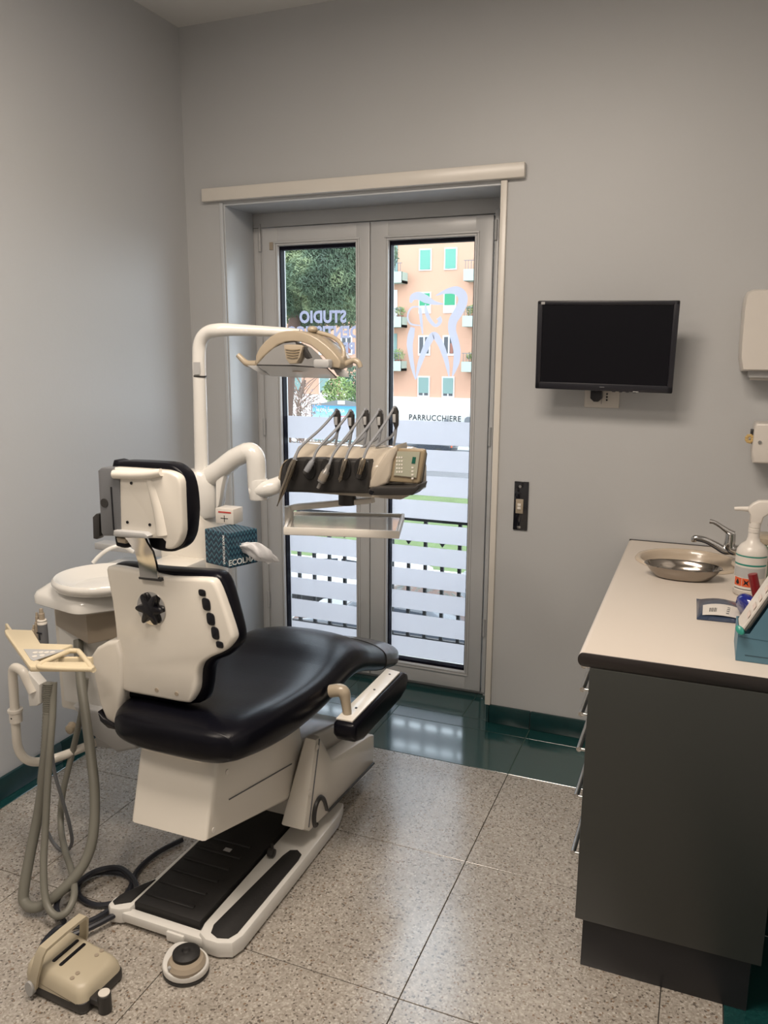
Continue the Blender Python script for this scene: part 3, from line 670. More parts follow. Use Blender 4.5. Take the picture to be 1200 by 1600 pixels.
P('pivot_dome', MB().ellipsoid(L_(700, 80, ly+.02), (.017, .017, .011)), m_cream)
P('pivot_joint', MB().box(-.014, .014, -.014, .014, -.014, .014, .004).move(Matrix.Translation(L_(948, 345, ly))), m_cream)
# ============================================================ INSTRUMENT CONSOLE
con = thing('instrument_console', 'beige and charcoal instrument console on the jointed arm under the lamp', 'instrument console', (-1.05, 2.35, 1.15))
P = Part(con)
kk = 280/1200
def K(x, y, v=2.25): return at(400+x*kk, 620+y*kk, 1, v)
yf = 2.25
# dark instrument fascia with five scoops
P('instrument_fascia', MB().prism([K(x, y, yf) for x, y in [(160, 628), (155, 560), (168, 480), (190, 430), (215, 415), (290, 410), (430, 412), (560, 420), (690, 424), (750, 425), (760, 440), (750, 610), (760, 650), (400, 645), (200, 640)]], (0, .10, 0), .010, 3), m_dark, sharp=50)
for q, cxp in enumerate((235, 355, 472, 590, 700)):
    P('holder_scoop', MB().lathe([(.0, 0), (.020, 0), (.023, .004), (.023, .012), (0, .012)], K(cxp, 485, yf-.006), 24, 'Y', 1.0, 1.55), m_rubber)
P('console_body', MB().prism([Vector((0, y, z)) for y, z in [(yf+.02, 1.20), (yf+.02, 1.285), (yf+.035, 1.315), (yf+.07, 1.345), (yf+.12, 1.355), (yf+.20, 1.34), (yf+.24, 1.28), (yf+.24, 1.20)]], (.40, 0, 0), .014, 4).move(Matrix.Translation((-1.25, 0, 0))), m_shell, sharp=50)
P('console_cheek', MB().prism([K(x, y, yf-.02) for x, y in [(752, 612), (760, 560), (800, 480), (850, 400), (890, 345), (935, 325), (945, 350), (915, 420), (900, 520), (880, 580), (810, 612)]], (0, .10, 0), .012, 3), m_shell, sharp=50)
P('console_end', MB().prism([K(x, y, yf+.0) for x, y in [(148, 545), (165, 470), (195, 425), (230, 412), (215, 418), (180, 450), (165, 500), (160, 560)]], (0, .12, 0), .002), m_cream)
kp = P('keypad_housing', MB().prism([K(x, y, yf-.01) for x, y in [(905, 345), (1110, 350), (1128, 358), (1130, 380), (1098, 570), (1085, 585), (885, 570), (890, 520)]], (0, .022, 0), .006, 3), m_gold, sharp=50)
P('key_panel', MB().prism([K(x, y, yf-.0115) for x, y in [(945, 362), (1102, 366), (1076, 545), (922, 528)]], (0, -.0015, 0)), m_taupe, kp, sharp=None)
P('key_display', MB().prism([K(x, y, yf-.0135) for x, y in [(948, 366), (1098, 369), (1074, 540), (926, 524)]], (0, -.001, 0)), mat('olive_key_foil', (.36, .36, .28), .4), kp, sharp=None)
for (x, y, w, h_) in [(940+q%3*16, 400+(q//3)*24, 10, 12) for q in range(15)]+[(1042, 468+q*24, 14, 12) for q in range(4)]:
    P('key', MB().prism([K(x, y, yf-.0146), K(x+w, y+1, yf-.0146), K(x+w-2, y+h_, yf-.0146), K(x-2, y+h_, yf-.0146)], (0, -.001, 0)), m_trim, kp, sharp=None)
P('display_bar', MB().prism([K(x, y, yf-.0146) for x, y in ((1050, 402), (1072, 404), (1066, 448), (1042, 446))], (0, -.001, 0)), mat('green_display', (.01, .10, .07), .3), kp, sharp=None)
P('side_tray', MB().prism([K(x, y, yf-.05) for x, y in [(752, 618), (800, 605), (1060, 605), (1085, 585), (1095, 590), (1085, 620), (1045, 660), (770, 660), (752, 650)]], (0, .075, 0), .005, 3), m_dark, sharp=50)
P('side_edge', MB().prism([K(x, y, yf+.012) for x, y in [(1080, 600), (1112, 380), (1128, 365), (1136, 385), (1105, 600), (1092, 615)]], (0, .018, 0), .003), m_dark, sharp=50)
P('port', MB().lathe([(0, -.002), (.007, -.002), (.007, .003), (0, .003)], K(774, 640, yf-.071), 14, 'Y'), m_black)
# tray beneath on its swing arm
ty0 = 1.085
def Kt(x, y, z=ty0): return at(400+x*kk, 620+y*kk, 2, z)
tb = [Kt(195, 880), Kt(950, 905), Kt(985, 790), Kt(235, 775)]
rim = MB().prism([Vector((p.x, p.y, ty0-.012)) for p in tb], (0, 0, .006), .003)
tr = P('instrument_tray', rim, m_trim)
rr2 = MB()
for i in range(4):
    p_, q_ = tb[i], tb[(i+1) % 4]; d_ = (q_-p_).normalized(); n_ = Vector((-d_.y, d_.x, 0))*.005
    e_ = d_*.004
    rr2.prism([Vector((v.x, v.y, ty0-.022)) for v in (p_-n_-e_, q_-n_+e_, q_+n_+e_, p_+n_-e_)], (0, 0, .026), .003, 2)
P('tray_rim', rr2, m_trim, tr)
P('tray_liner', MB().prism([Vector((p.x*.94+(-1.08)*.06, p.y*.94+2.42*.06, ty0-.0055)) for p in tb], (0, 0, .002)), mat('glossy_greige_liner', (.33, .31, .28), .1, coat=.6), tr, sharp=None)
P('swing_arm', MB().prism([K(x, y, 2.36) for x, y in [(205, 735), (240, 725), (700, 685), (770, 680), (775, 715), (690, 725), (250, 765), (205, 770)]], (0, .035, 0), .006), m_trim)
P('swing_pivot', MB().lathe([(0, -.03), (.016, -.03), (.016, .03), (0, .03)], K(222, 790, 2.37), 18), m_trim)
P('arm_socket', MB().lathe([(0, 0), (.03, 0), (.03, .06), (0, .06)], (-1.09, 2.37, 1.15), 20), m_dark)
# five whip rods with spring hooks
HK = [(535, 90, 2), (628, 95, 2), (728, 88, 2), (822, 90, 2), (925, 72, 2)]
for (hx, hy, _) in HK:
    v = yf+.10
    P('whip_rod', MB().tube([K(hx-5, 330, v), K(hx+8, 260, v), K(hx+14, 190, v), K(hx+16, 120, v), K(hx+4, hy+6, v)], [.0045, .0045, .005, .007, .006], 8, 5), m_hosel)
    P('hook_block', MB().prism([K(hx+x, hy+y, v-.008) for x, y in ((-18, 30), (-8, 4), (12, 2), (22, 30), (20, 120), (8, 150), (-2, 128), (-14, 90))], (0, .016, 0), .002), m_dark)
    P('spring_guide', MB().prism([K(hx+x, hy+y, v-.012) for x, y in ((-12, 45), (8, 45), (8, 100), (-10, 100))], (0, .008, 0), .001), m_lgrey)
# instruments: handpieces, each with its own hose looping over the hook
def handpiece(name, label, top, tip, hook, r0, body_m, spec, hose_r=.0046):
    t, e = K(*top, yf-.02), K(*tip, yf-.03)
    o = thing(name, label, 'dental instrument', tuple(e), 'instruments on the console')
    PP = Part(o); d = (e-t)
    prof = spec
    axis = d.normalized(); q = Vector((0, 0, 1)).rotation_difference(axis).to_matrix(); Ln = d.length
    mb = MB().lathe([(r, h_*Ln) for r, h_ in prof], t, 16, rot=q)
    PP('handpiece_body', mb, body_m, sharp=50)
    hx, hy = hook
    v = yf+.10
    PP('hose', MB().tube([t+d*.02, K(top[0]+35, top[1]-80, yf+.0), K(top[0]+(hx-top[0])*.62, top[1]+(hy-top[1])*.62, yf+.05), K(hx-14, hy+26, v-.01), K(hx+4, hy-4, v), K(hx+22, hy+30, v+.01), K(hx+20, hy+110, v+.01), K(hx-10, hy+185, v), K(hx-70, hy+225, v-.01), K(hx-125, hy+262, v-.02)], hose_r, 8, 5), m_hosel)
    return PP, t, e, q, Ln
PP, t, e, q, Ln = handpiece('air_water_syringe', 'long pointed metal syringe at the column end of the row', (262, 420), (140, 735), (535, 90), .01, m_bronze, [(0, 0), (.008, 0), (.011, .08), (.012, .2), (.009, .5), (.008, .7), (.003, .86), (.0018, .99), (0, 1)])
PP, t, e, q, Ln = handpiece('turbine_coupling', 'short hose end with pale coupling, beside the pointed syringe', (382, 425), (335, 500), (628, 95), .01, m_hosel, [(0, 0), (.006, 0), (.009, .2), (.010, .7), (.009, 1), (0, 1)])
PP('coupling_end', MB().lathe([(0, 0), (.009, 0), (.009, .008), (0, .009)], e, 14, rot=q), m_dark)
PP, t, e, q, Ln = handpiece('micromotor', 'thick grey ribbed motor handpiece in the middle holder', (492, 450), (415, 612), (728, 88), .01, m_motor, [(0, 0), (.006, 0), (.008, .12), (.009, .26), (.0125, .30), (.0132, .5), (.0125, .74), (.009, .76), (.006, .78), (.0055, 1), (0, 1)])
for s_ in (.40, .46, .52, .58, .64): PP('grip_ring', MB().lathe([(.0, -.0015), (.0138, -.0010), (.0138, .0010), (.0, .0015)], t+(e-t)*s_, 16, rot=q), m_taupe)
PP, t, e, q, Ln = handpiece('bronze_tipped_coupling', 'slim hose end with bronze tip, beside the thick motor', (602, 415), (560, 572), (822, 90), .01, m_bronze, [(0, 0), (.006, 0), (.009, .1), (.009, .45), (.006, .6), (.006, .78), (.008, .8), (.007, .92), (.004, .93), (.003, 1), (0, 1)])
PP, t, e, q, Ln = handpiece('black_tipped_coupling', 'short hose end with black tip, beside the keypad', (720, 410), (682, 545), (925, 72), .01, m_bronze, [(0, 0), (.006, 0), (.009, .12), (.0095, .6), (.008, .62), (.008, .8), (.005, .84), (.004, 1), (0, 1)])
PP('coupling_end', MB().lathe([(0, -.012), (.0085, -.012), (.007, 0), (0, .001)], e, 14, rot=q), m_dark)
# ============================================================ ASSISTANT'S CONSOLE
asn = thing('assistant_console', 'yellowed ivory suction holder on a white tube arm beside the grey wall', 'suction holder', (-1.75, 1.75, .45))
P = Part(asn)
za = .835
def A_(x, y, z=za): return at(x*.2, 900+y*.2, 2, z)   # crop of the holder, 5x
top = [(38, 455), (60, 448), (255, 455), (320, 560), (570, 568), (620, 590), (745, 735), (735, 750), (240, 748), (225, 735), (45, 480)]
inner = [(560, 610), (595, 600), (680, 695), (345, 695)]
P('holder_top', MB().prism([A_(x, y, za-.012) for x, y in [(38, 455), (60, 448), (255, 455), (320, 560), (570, 568), (530, 590), (290, 690), (330, 705), (700, 705), (745, 735), (735, 750), (240, 748), (225, 735), (45, 480)]], (0, 0, .014), .004), m_yell)
P('holder_loop', MB().tube([A_(540, 585), A_(595, 585), (A_(625, 600)), A_(720, 725), A_(690, 728), A_(345, 716), A_(310, 692), A_(420, 640), A_(535, 588)], .0072, 10, 4, closed=False), m_yell)
P('key_foil', MB().prism([A_(x, y, za+.0022) for x, y in ((185, 573), (515, 580), (265, 665), (240, 655))], (0, 0, .0012)), m_lgrey, sharp=None)
for x, y in ((275, 600), (320, 598), (365, 598), (410, 596), (270, 630), (330, 622)):
    P('key', MB().lathe([(0, 0), (.007, 0), (.007, .0015), (0, .0015)], A_(x, y, za+.0034), 12), m_trim)
P('holder_skirt', MB().prism([A_(x, y, za-.052) for x, y in ((228, 735), (735, 738), (722, 752), (238, 752))], (0, 0, .042), .004).prism([A_(x, y, za-.052) for x, y in ((48, 470), (72, 468), (252, 742), (232, 750))], (0, 0, .042), .004), m_yell)
P('holder_bracket', MB().prism([at(x*.2, 900+y*.2, 1, 1.72) for x, y in ((215, 745), (305, 850), (305, 1000), (285, 1018), (225, 1022), (215, 960))], (0, .035, 0), .006), m_white2)
arm = [at(*p) for p in ((44, 1128, 1, 1.70), (38, 1090, 1, 1.70), (32, 1064, 1, 1.71), (24, 1044, 1, 1.72), (20, 1052, 1, 1.73), (22, 1090, 1, 1.73), (25, 1140, 1, 1.73), (29, 1170, 1, 1.74), (42, 1187, 1, 1.76), (65, 1190, 1, 1.80), (100, 1180, 1, 1.86), (145, 1162, 1, 1.95), (165, 1156, 1, 1.99))]
arm[0] = at(52, 1082, 1, 1.72); arm[1] = at(44, 1066, 1, 1.72); arm[2] = at(36, 1050, 1, 1.72); arm[3] = at(24, 1043, 1, 1.725)
P('tube_arm', MB().tube(arm, .0145, 14, 5), m_white)
cl = at(24.5, 1117, 1, 1.73)
P('arm_collar', MB().lathe([(0, -.022), (.020, -.022), (.020, .010), (.023, .012), (.023, .020), (0, .022)], cl, 20), m_trim)
P('collar_screw', MB().lathe([(0, 0), (.003, 0), (.003, .002), (0, .002)], cl+Vector((.002, -.020, -.004)), 8, 'Y'), m_black)
P('arm_mount', MB().prism([at(x, y, 1, 1.95) for x, y in ((148, 1150), (186, 1146), (190, 1160), (175, 1170), (150, 1168))], (0, .06, 0), .005), m_lgrey)
# suction tips standing in the holder
def tip(name, label, x, y0, y1, r, m1, m2, capm):
    bpt, tpt = at(x, y1, 1, 1.80), at(x, y0, 1, 1.80)
    o = thing(name, label, 'suction handpiece', tuple(bpt), 'suction handpieces in the ivory holder'); PP = Part(o); h_ = (tpt-bpt).z
    PP('tip_body', MB().lathe([(0, 0), (r, 0), (r*1.05, h_*.4), (r, h_*.62), (0, h_*.62)], bpt, 18), m1)
    PP('tip_ring', MB().lathe([(0, h_*.60), (r*1.02, h_*.60), (r*1.02, h_*.64), (r*.9, h_*.66), (r*1.0, h_*.70), (r*.9, h_*.72), (0, h_*.72)], bpt, 18), m2)
    PP('tip_nozzle', MB().lathe([(0, h_*.70), (r*.62, h_*.70), (r*.62, h_*.88), (r*.45, h_*.89), (r*.38, h_), (r*.25, h_), (0, h_*.96)], bpt, 16), capm)
    return PP, bpt, h_
PP, bp_, hh = tip('suction_handpiece', 'grey suction handpiece marked with a black letter T in the ivory holder', 69, 952, 1010, .0145, m_grey, m_trim, m_taupe)
text('letter_mark', 'T', .034, m_black, bp_+Vector((0, -.0152, hh*.30)), (math.pi/2, 0, 0), PP.root, .001)
tip('saliva_ejector', 'slim taupe suction handpiece half hidden behind the one marked T', 61.5, 958, 1008, .009, m_taupe, m_taupe, m_taupe)
tip('small_suction_plug', 'short cream plug beside the slim taupe suction handpiece', 54.5, 977, 998, .008, m_cream, m_cream, m_cream)
# hoses: from the holder down towards the floor and back up to the unit
def hose(name, label, pts, r, n=10, m=m_hose, rib=False):
    mb = MB().tube([at(x, y, 1, v) for x, y, v in pts], r, n, 7)
    o = mb.build(name, m); tag(o, label, 'hose', 'hoses of the suction holder'); return o
hs1 = hose('suction_hose', 'thick ribbed grey hose hanging closest to the grey wall in a wide loop', [(76, 1068, 1.74), (76, 1110, 1.73), (72, 1180, 1.70), (62, 1260, 1.66), (48, 1330, 1.60), (38, 1385, 1.555), (38, 1408, 1.54), (52, 1418, 1.535), (76, 1408, 1.56), (110, 1378, 1.61), (135, 1342, 1.66), (146, 1300, 1.70), (148, 1240, 1.75), (142, 1180, 1.80), (134, 1120, 1.85), (126, 1060, 1.90), (122, 1000, 1.95)], [.0155]*17, 12)
hose('saliva_ejector_hose', 'thinner ribbed grey hose hanging in a narrow loop above the ivory pedal', [(84, 1066, 1.75), (82, 1120, 1.72), (76, 1200, 1.67), (71, 1290, 1.61), (68, 1360, 1.56), (72, 1408, 1.53), (86, 1430, 1.52), (104, 1425, 1.535), (116, 1398, 1.58), (112, 1362, 1.66), (102, 1330, 1.73), (95, 1290, 1.80), (98, 1240, 1.84), (112, 1180, 1.88), (128, 1110, 1.90), (134, 1060, 1.92)], .0105)
hose('thin_air_hose', 'thin dark hose hanging in the shortest loop', [(80, 1150, 1.80), (84, 1200, 1.80), (96, 1245, 1.80), (109, 1290, 1.80), (112, 1318, 1.80), (100, 1330, 1.80), (84, 1318, 1.80), (70, 1290, 1.80), (63, 1270, 1.80)], .0058, 8, m_grey)
# rings of the ribbed part of the two hoses
def ribs(o, pts, r, s0, s1, n):
    Pn = [at(x, y, 1, v) for x, y, v in pts]; mb = MB()
    for i in range(n):
        t = s0+(s1-s0)*i/(n-1); j = min(int(t*(len(Pn)-1)), len(Pn)-2); f_ = t*(len(Pn)-1)-j
        p = Pn[j].lerp(Pn[j+1], f_); d = (Pn[j+1]-Pn[j]).normalized(); q = Vector((0, 0, 1)).rotation_difference(d).to_matrix()
        mb.lathe([(r*.9, -.0015), (r, -.0012), (r, .0012), (r*.9, .0015)], p, 12, rot=q)
    ob = mb.build('hose_ribs', m_hose, o); ob['kind'] = 'stuff'
ribs(hs1, [(76, 1068, 1.74), (76, 1110, 1.73), (72, 1180, 1.72), (67, 1222, 1.71)], .0178, 0, 1, 45)
# ============================================================ TISSUE BOX hung on the column
tz = thing('tissue_box', 'dark blue zigzag patterned tissue box lying sideways on the white column', 'tissue box', (-1.40, 2.13, 1.05))
P = Part(tz)
def zig():
    m = bpy.data.materials.new('blue_zigzag_card'); m.use_nodes = True; n = m.node_tree; bs = n.nodes['Principled BSDF']; L = n.links.new
    t = n.nodes.new('ShaderNodeNewGeometry'); s = n.nodes.new('ShaderNodeSeparateXYZ'); L(t.outputs['Position'], s.inputs[0])
    def mth(op, a, b_=None):
        x = n.nodes.new('ShaderNodeMath'); x.operation = op
        for i, q in enumerate((a, b_)):
            if q is None: continue
            if isinstance(q, (int, float)): x.inputs[i].default_value = q
            else: L(q, x.inputs[i])
        return x.outputs[0]
    xy = mth('ADD', s.outputs['X'], s.outputs['Y'])
    tri = mth('MULTIPLY', mth('PINGPONG', mth('MULTIPLY', xy, 62), .5), 1.5)
    w = mth('ADD', mth('MULTIPLY', s.outputs['Z'], 52), tri)
    f_ = mth('FRACT', w)
    r = n.nodes.new('ShaderNodeValToRGB'); r.color_ramp.interpolation = 'CONSTANT'
    r.color_ramp.elements[0].color = (.005, .016, .038, 1); r.color_ramp.elements[1].position = .35; r.color_ramp.elements[1].color = (.010, .040, .075, 1)
    e = r.color_ramp.elements.new(.62); e.color = (.008, .075, .11, 1); e = r.color_ramp.elements.new(.82); e.color = (.10, .22, .28, 1)
    L(f_, r.inputs[0]); L(r.outputs[0], bs.inputs['Base Color']); bs.inputs['Roughness'].default_value = .45
    return m
m_zig = zig()
ty = 2.12
bA, bB, bC, bD = at(321, 825, 1, ty), at(352, 827, 1, ty-.03), at(352, 874, 1, ty-.03), at(321, 870, 1, ty)
bx_ = MB()
q4 = [at(320, 826, 1, 2.09), at(357, 824, 1, 2.06), at(401, 811, 1, 2.16), at(366, 812, 1, 2.19)]
zt, zb_ = q4[0].z, q4[0].z-.113
f0, f1, f2, f3 = [Vector((p.x, p.y, 0)) for p in q4]
f3 = f0+(f2-f1)
bx_.prism([Vector((p.x, p.y, zb_)) for p in (f0, f1, f2, f3)], (0, 0, zt-zb_), .002, 1)
P('card_box', bx_, m_zig, sharp=30)
ang = math.atan2((f2-f1).y, (f2-f1).x); nrm = Vector(((f2-f1).y, -(f2-f1).x, 0)).normalized()
mid = (f1+f2)/2+Vector((0, 0, (zt+zb_)/2))+nrm*.001
m_let = mat('white_print', (.75, .78, .78), .5)
text('printing', 'ECOLMAR', .026, m_let, mid+Vector((0, 0, -.040)), (math.pi/2, 0, ang), tz, .0005, 1, False, .0002)
text('printing', 'ECOLMAR', .013, m_let, mid+Vector((-.004, -.004, .044)), (math.pi/2, 0, ang), tz, .0002, 1, False, .0002)
ang0 = math.atan2((f1-f0).y, (f1-f0).x); n0 = Vector(((f1-f0).y, -(f1-f0).x, 0)).normalized()
m0 = (f0+f1)/2+Vector((0, 0, (zt+zb_)/2))+n0*.001
text('printing', 'MAXI ECOLMAR', .013, m_let, m0+(f1-f0)*.28, (math.pi/2, math.pi/2, ang0), tz, .0003, 1, False, .0002)
# crumpled tissue pulled out
g = MB(); rg = []
ctrs = [(mid+nrm*.0, .016, .010), (mid+nrm*.03+(f2-f1)*.02+Vector((0, 0, .004)), .020, .014), (mid+nrm*.055+(f2-f1)*.12+Vector((0, 0, -.002)), .028, .020), (mid+nrm*.07+(f2-f1)*.26+Vector((0, 0, -.016)), .034, .017), (mid+nrm*.075+(f2-f1)*.36+Vector((0, 0, -.032)), .030, .008)]
for i, (c_, a_, d_) in enumerate(ctrs):
    r = []
    for kq in range(28):
        t = 2*math.pi*kq/28; w = 1+.22*math.sin(5*t+i)+.12*math.sin(11*t+2*i)
        r.append(c_+(nrm*.6+(f2-f1).normalized()*.2).normalized()*a_*.7*math.cos(t)*w+Vector((0, 0, 1))*(d_*1.4*math.sin(t)*w)+(f2-f1).normalized()*a_*.6*math.cos(t+.6)*w)
    rg.append(r)
P('tissue', g.rings(rg), mat('white_tissue', (.80, .80, .82), .8), sharp=60)
sb = thing('small_carton', 'small white carton lying on top of the blue tissue box', 'carton', (-1.5, 2.2, 1.13))
P = Part(sb)
s0, s1 = at(337, 817, 1, 2.17), at(364, 795, 1, 2.17)
P('card_box', MB().box(s0.x, s1.x, 2.17, 2.23, zt+.001, zt+.052, .002), m_disp)
P('black_mark', MB().box(-.014, .014, -.0004, 0, -.001, .001).box(-.001, .001, -.0004, 0, -.012, .010).move(Matrix.Translation(Vector(((s0.x+s1.x)/2, 2.1695, zt+.020)))), m_black, sharp=None)
P('red_stripe', MB().box(s0.x+.012, s1.x-.008, 2.1692, 2.1698, zt+.038, zt+.043), mat('red_print', (.5, .06, .05), .5), sharp=None)
# ============================================================ CABINET, WORKTOP
cab = thing('drawer_cabinet', 'dark olive grey drawer cabinet with black plinth under the cream worktop', 'cabinet', (0, 2.6, 0))
P = Part(cab)
CY = 1.950
P('end_panel', MB().box(-.225, .234, CY, CY+.02, .148, .868, .002), m_panel)
P('carcass', MB().box(-.206, .230, CY+.02, 3.29, .150, .866), m_kick, sharp=None)
P('plinth', MB().box(-.205, .212, CY+.012, 3.28, .0, .150, .001), m_kick)
hz = [.210, .392, .540, .648, .722, .792]
zb = [.150, .302, .468, .598, .686, .760, .866]
for i in range(6):
    dr = P('drawer', MB().box(-.2245, -.205, CY+.022, 2.60, zb[i]+.0015, zb[i+1]-.0015, .002), m_panel)
    z = hz[i]; y0, y1 = 2.145, 2.44
    P('handle', MB().tube([(-.264, y0, z), (-.264, y1, z)], .0075, 12, 0).tube([(-.264, y0+.004, z), (-.222, y0+.004, z)], .005, 10, 0).tube([(-.264, y1-.004, z), (-.222, y1-.004, z)], .005, 10, 0), m_satin, dr)
for j, (a, c) in enumerate(((2.603, 2.94), (2.943, 3.285))):
    dd = P('door', MB().box(-.2245, -.205, a, c, .1515, .8645, .002), m_panel)
    P('handle', MB().tube([(-.262, (a+c)/2-.08, .80), (-.262, (a+c)/2+.08, .80)], .0058, 12, 0).tube([(-.262, (a+c)/2-.076, .80), (-.228, (a+c)/2-.076, .80)], .0045, 10, 0).tube([(-.262, (a+c)/2+.076, .80), (-.228, (a+c)/2+.076, .80)], .0045, 10, 0), m_satin, dd)
wt = thing('worktop', 'cream laminate worktop with rounded black edging on the dark cabinet', 'worktop', (.12, 2.6, .87))
P = Part(wt)
ZT = .905
# slab with a round cut-out left for the basin
SC = (-.020, 3.015); SA, SB_ = .172, .160
mb = MB(); N = 48
outer = []; inner = []
x0, x1, y0, y1 = -.240, XR, 1.956, 3.290
for k in range(N):
    a = 2*math.pi*k/N; c_, s_ = math.cos(a), math.sin(a)
    inner.append((SC[0]+SA*.97*c_, SC[1]+SB_*.97*s_))
    tx = ((x1-SC[0]) if c_ > 0 else (x0-SC[0]))/c_ if abs(c_) > 1e-6 else 1e9
    tyy = ((y1-SC[1]) if s_ > 0 else (y0-SC[1]))/s_ if abs(s_) > 1e-6 else 1e9
    t = min(tx, tyy); outer.append((SC[0]+c_*t, SC[1]+s_*t))
# corners exactly
for cx_, cy_ in ((x0, y0), (x1, y0), (x1, y1), (x0, y1)):
    k = min(range(N), key=lambda i: (outer[i][0]-cx_)**2+(outer[i][1]-cy_)**2); outer[k] = (cx_, cy_)
ot = [mb.bm.verts.new((x, y, ZT)) for x, y in outer]; it = [mb.bm.verts.new((x, y, ZT)) for x, y in inner]
ob_ = [mb.bm.verts.new((x, y, ZT-.036)) for x, y in outer]; ib = [mb.bm.verts.new((x, y, ZT-.036)) for x, y in inner]
fs_ = []
for k in range(N):
    j = (k+1) % N
    for q in ((ot[k], ot[j], it[j], it[k]), (ob_[k], ib[k], ib[j], ob_[j]), (ot[k], ob_[k], ob_[j], ot[j]), (it[k], it[j], ib[j], ib[k])): fs_.append(mb.bm.faces.new(q))
bmesh.ops.recalc_face_normals(mb.bm, faces=fs_)
P('laminate_slab', mb, m_top, sharp=30)
ZB = ZT-.0365
nose = [(-.016*math.sin(math.pi*k/14)**.8, .01825+.01825*math.cos(math.pi*k/14)) for k in range(15)]
P('rounded_nosing', MB().rings([[Vector((x0+d, y1, ZB+h_)) for d, h_ in nose], [Vector((x0+d, y0, ZB+h_)) for d, h_ in nose]]), m_top, sharp=50)
P('black_end_edging', MB().prism([Vector((x0+d, y0, ZB+h_)) for d, h_ in nose]+[Vector((XR, y0, ZB)), Vector((XR, y0, ZT))], (0, -.0035, 0), .0008, 1), m_edge, sharp=50)
P('wall_seal', MB().box(x0-.012, XR, y1, 3.299, ZT-.03, ZT+.002, .001), m_fold)
# ============================================================ BASIN, TAP
bs = thing('wash_basin', 'oval beige ceramic basin let into the cream worktop beside the wall', 'basin', (SC[0], SC[1], ZT))
P = Part(bs)
P('basin_bowl', MB().lathe([(0, -.105), (.45, -.10), (.78, -.065), (.93, -.01), (.965, .004), (1.0, .009), (1.06, .008), (1.09, .001), (1.085, .0005), (1.0, -.002), (.96, -.015), (.80, -.075), (.45, -.112), (0, -.115)], (0, 0, 0), 56).move(Matrix.Translation((SC[0], SC[1], ZT)) @ Matrix.Diagonal((SA, SB_, 1, 1))), m_sink, sharp=60)
P('tap_ledge', MB().lathe([(0, .001), (.062, .001), (.060, .009), (.05, .012), (0, .012)], (.185, 3.05, ZT), 28, 'Z', 1.0, 1.5), m_sink, sharp=60)
P('drain', MB().lathe([(0, 0), (.022, 0), (.022, .003), (0, .004)], (SC[0], SC[1], ZT-.1045), 20), m_chrome)
tap = thing('mixer_tap', 'chrome single lever mixer tap at the basin behind the spray bottle', 'tap', (.175, 3.03, ZT+.012))
P = Part(tap); tyq = 3.03
def TP(x, y, v=tyq): return at(900+x*.25, 760+y*.25, 1, v)
P('tap_body', MB().tube([Vector((.168, tyq, ZT+.012)), Vector((.168, tyq, ZT+.05)), TP(965, 390), TP(965, 330), TP(967, 295)], [.022, .021, .020, .018, .017], 16, 4), m_chrome)
P('spout', MB().tube([TP(975, 400), TP(930, 400), TP(880, 372), TP(820, 340), TP(770, 325), TP(742, 324), TP(738, 345)], [.015, .015, .0135, .012, .012, .0115, .010], 14, 5), m_chrome)
P('lever', MB().tube([TP(985, 300), TP(945, 278), TP(905, 250), TP(865, 225), TP(835, 218)], [.012, .010, .0075, .0075, .0085], 12, 5), m_chrome)
# ============================================================ THINGS ON THE WORKTOP
dish = thing('oval_steel_dish', 'shallow oval stainless steel dish in front of the beige basin', 'dish', (-.04, 2.79, ZT))
P = Part(dish)
n_ = 48
rg = []
for s_, z in ((.60, .0), (.74, .004), (.90, .022), (.98, .034), (1.02, .036), (1.015, .0375), (.96, .035), (.87, .022), (.72, .0055), (.58, .0025), (.02, .0022)):
    rg.append([Vector((-.035+.122*s_*math.copysign(abs(math.cos(t))**.9, math.cos(t)), 2.775+.070*s_*math.sin(t), ZT+.0008+z*1.2)) for t in [2*math.pi*k/n_ for k in range(n_)]])
P('steel_shell', MB().rings(rg), m_dish, sharp=60)
# spray bottle
bx0, by0 = .165, 2.665
sp = thing('spray_bottle', 'white spray bottle with green striped label and red hazard squares', 'bottle', (bx0, by0, ZT))
P = Part(sp)
P('bottle_body', MB().lathe([(0, 0), (.042, 0), (.046, .004), (.046, .130), (.044, .145), (.034, .160), (.021, .170), (.017, .185), (.0155, .205), (0, .205)], (bx0, by0, ZT+.001), 36), m_disp, sharp=50)
P('screw_collar', MB().lathe([(0, .200), (.0175, .200), (.0175, .212), (.0165, .213), (.0165, .215), (.0175, .216), (.017, .232), (0, .232)], (bx0, by0, ZT+.001), 28), m_disp)
P('trigger_head', MB().prism([Vector((bx0+x, by0-.014, ZT+z)) for x, z in ((-.016, .230), (.018, .230), (.022, .250), (.036, .262), (.052, .285), (.055, .298), (.030, .304), (.004, .302), (-.012, .292), (-.024, .278), (-.022, .264), (-.016, .256))], (0, .028, 0), .006, 3), m_disp, sharp=60)
P('nozzle', MB().tube([Vector((bx0-.018, by0, ZT+.272)), Vector((bx0-.040, by0, ZT+.272)), Vector((bx0-.062, by0, ZT+.270))], [.009, .007, .006], 12, 3), m_disp)
P('trigger', MB().prism([Vector((bx0+x, by0-.006, ZT+z)) for x, z in ((.036, .268), (.044, .262), (.042, .235), (.036, .222), (.038, .245))], (0, .012, 0), .002), m_lgrey)
def lab(z0, z1, a0, a1, m, r=.0466, name='label', n=14, dz=.0):
    rg = []
    for k in range(n+1):
        a = math.radians(a0+(a1-a0)*k/n); rg.append([Vector((bx0+r_*math.cos(a), by0+r_*math.sin(a), ZT+z)) for r_, z in ((r, z0), (r, z1), (r-.001, z1), (r-.001, z0))])
    return P(name, MB().rings(rg), m, sharp=40)
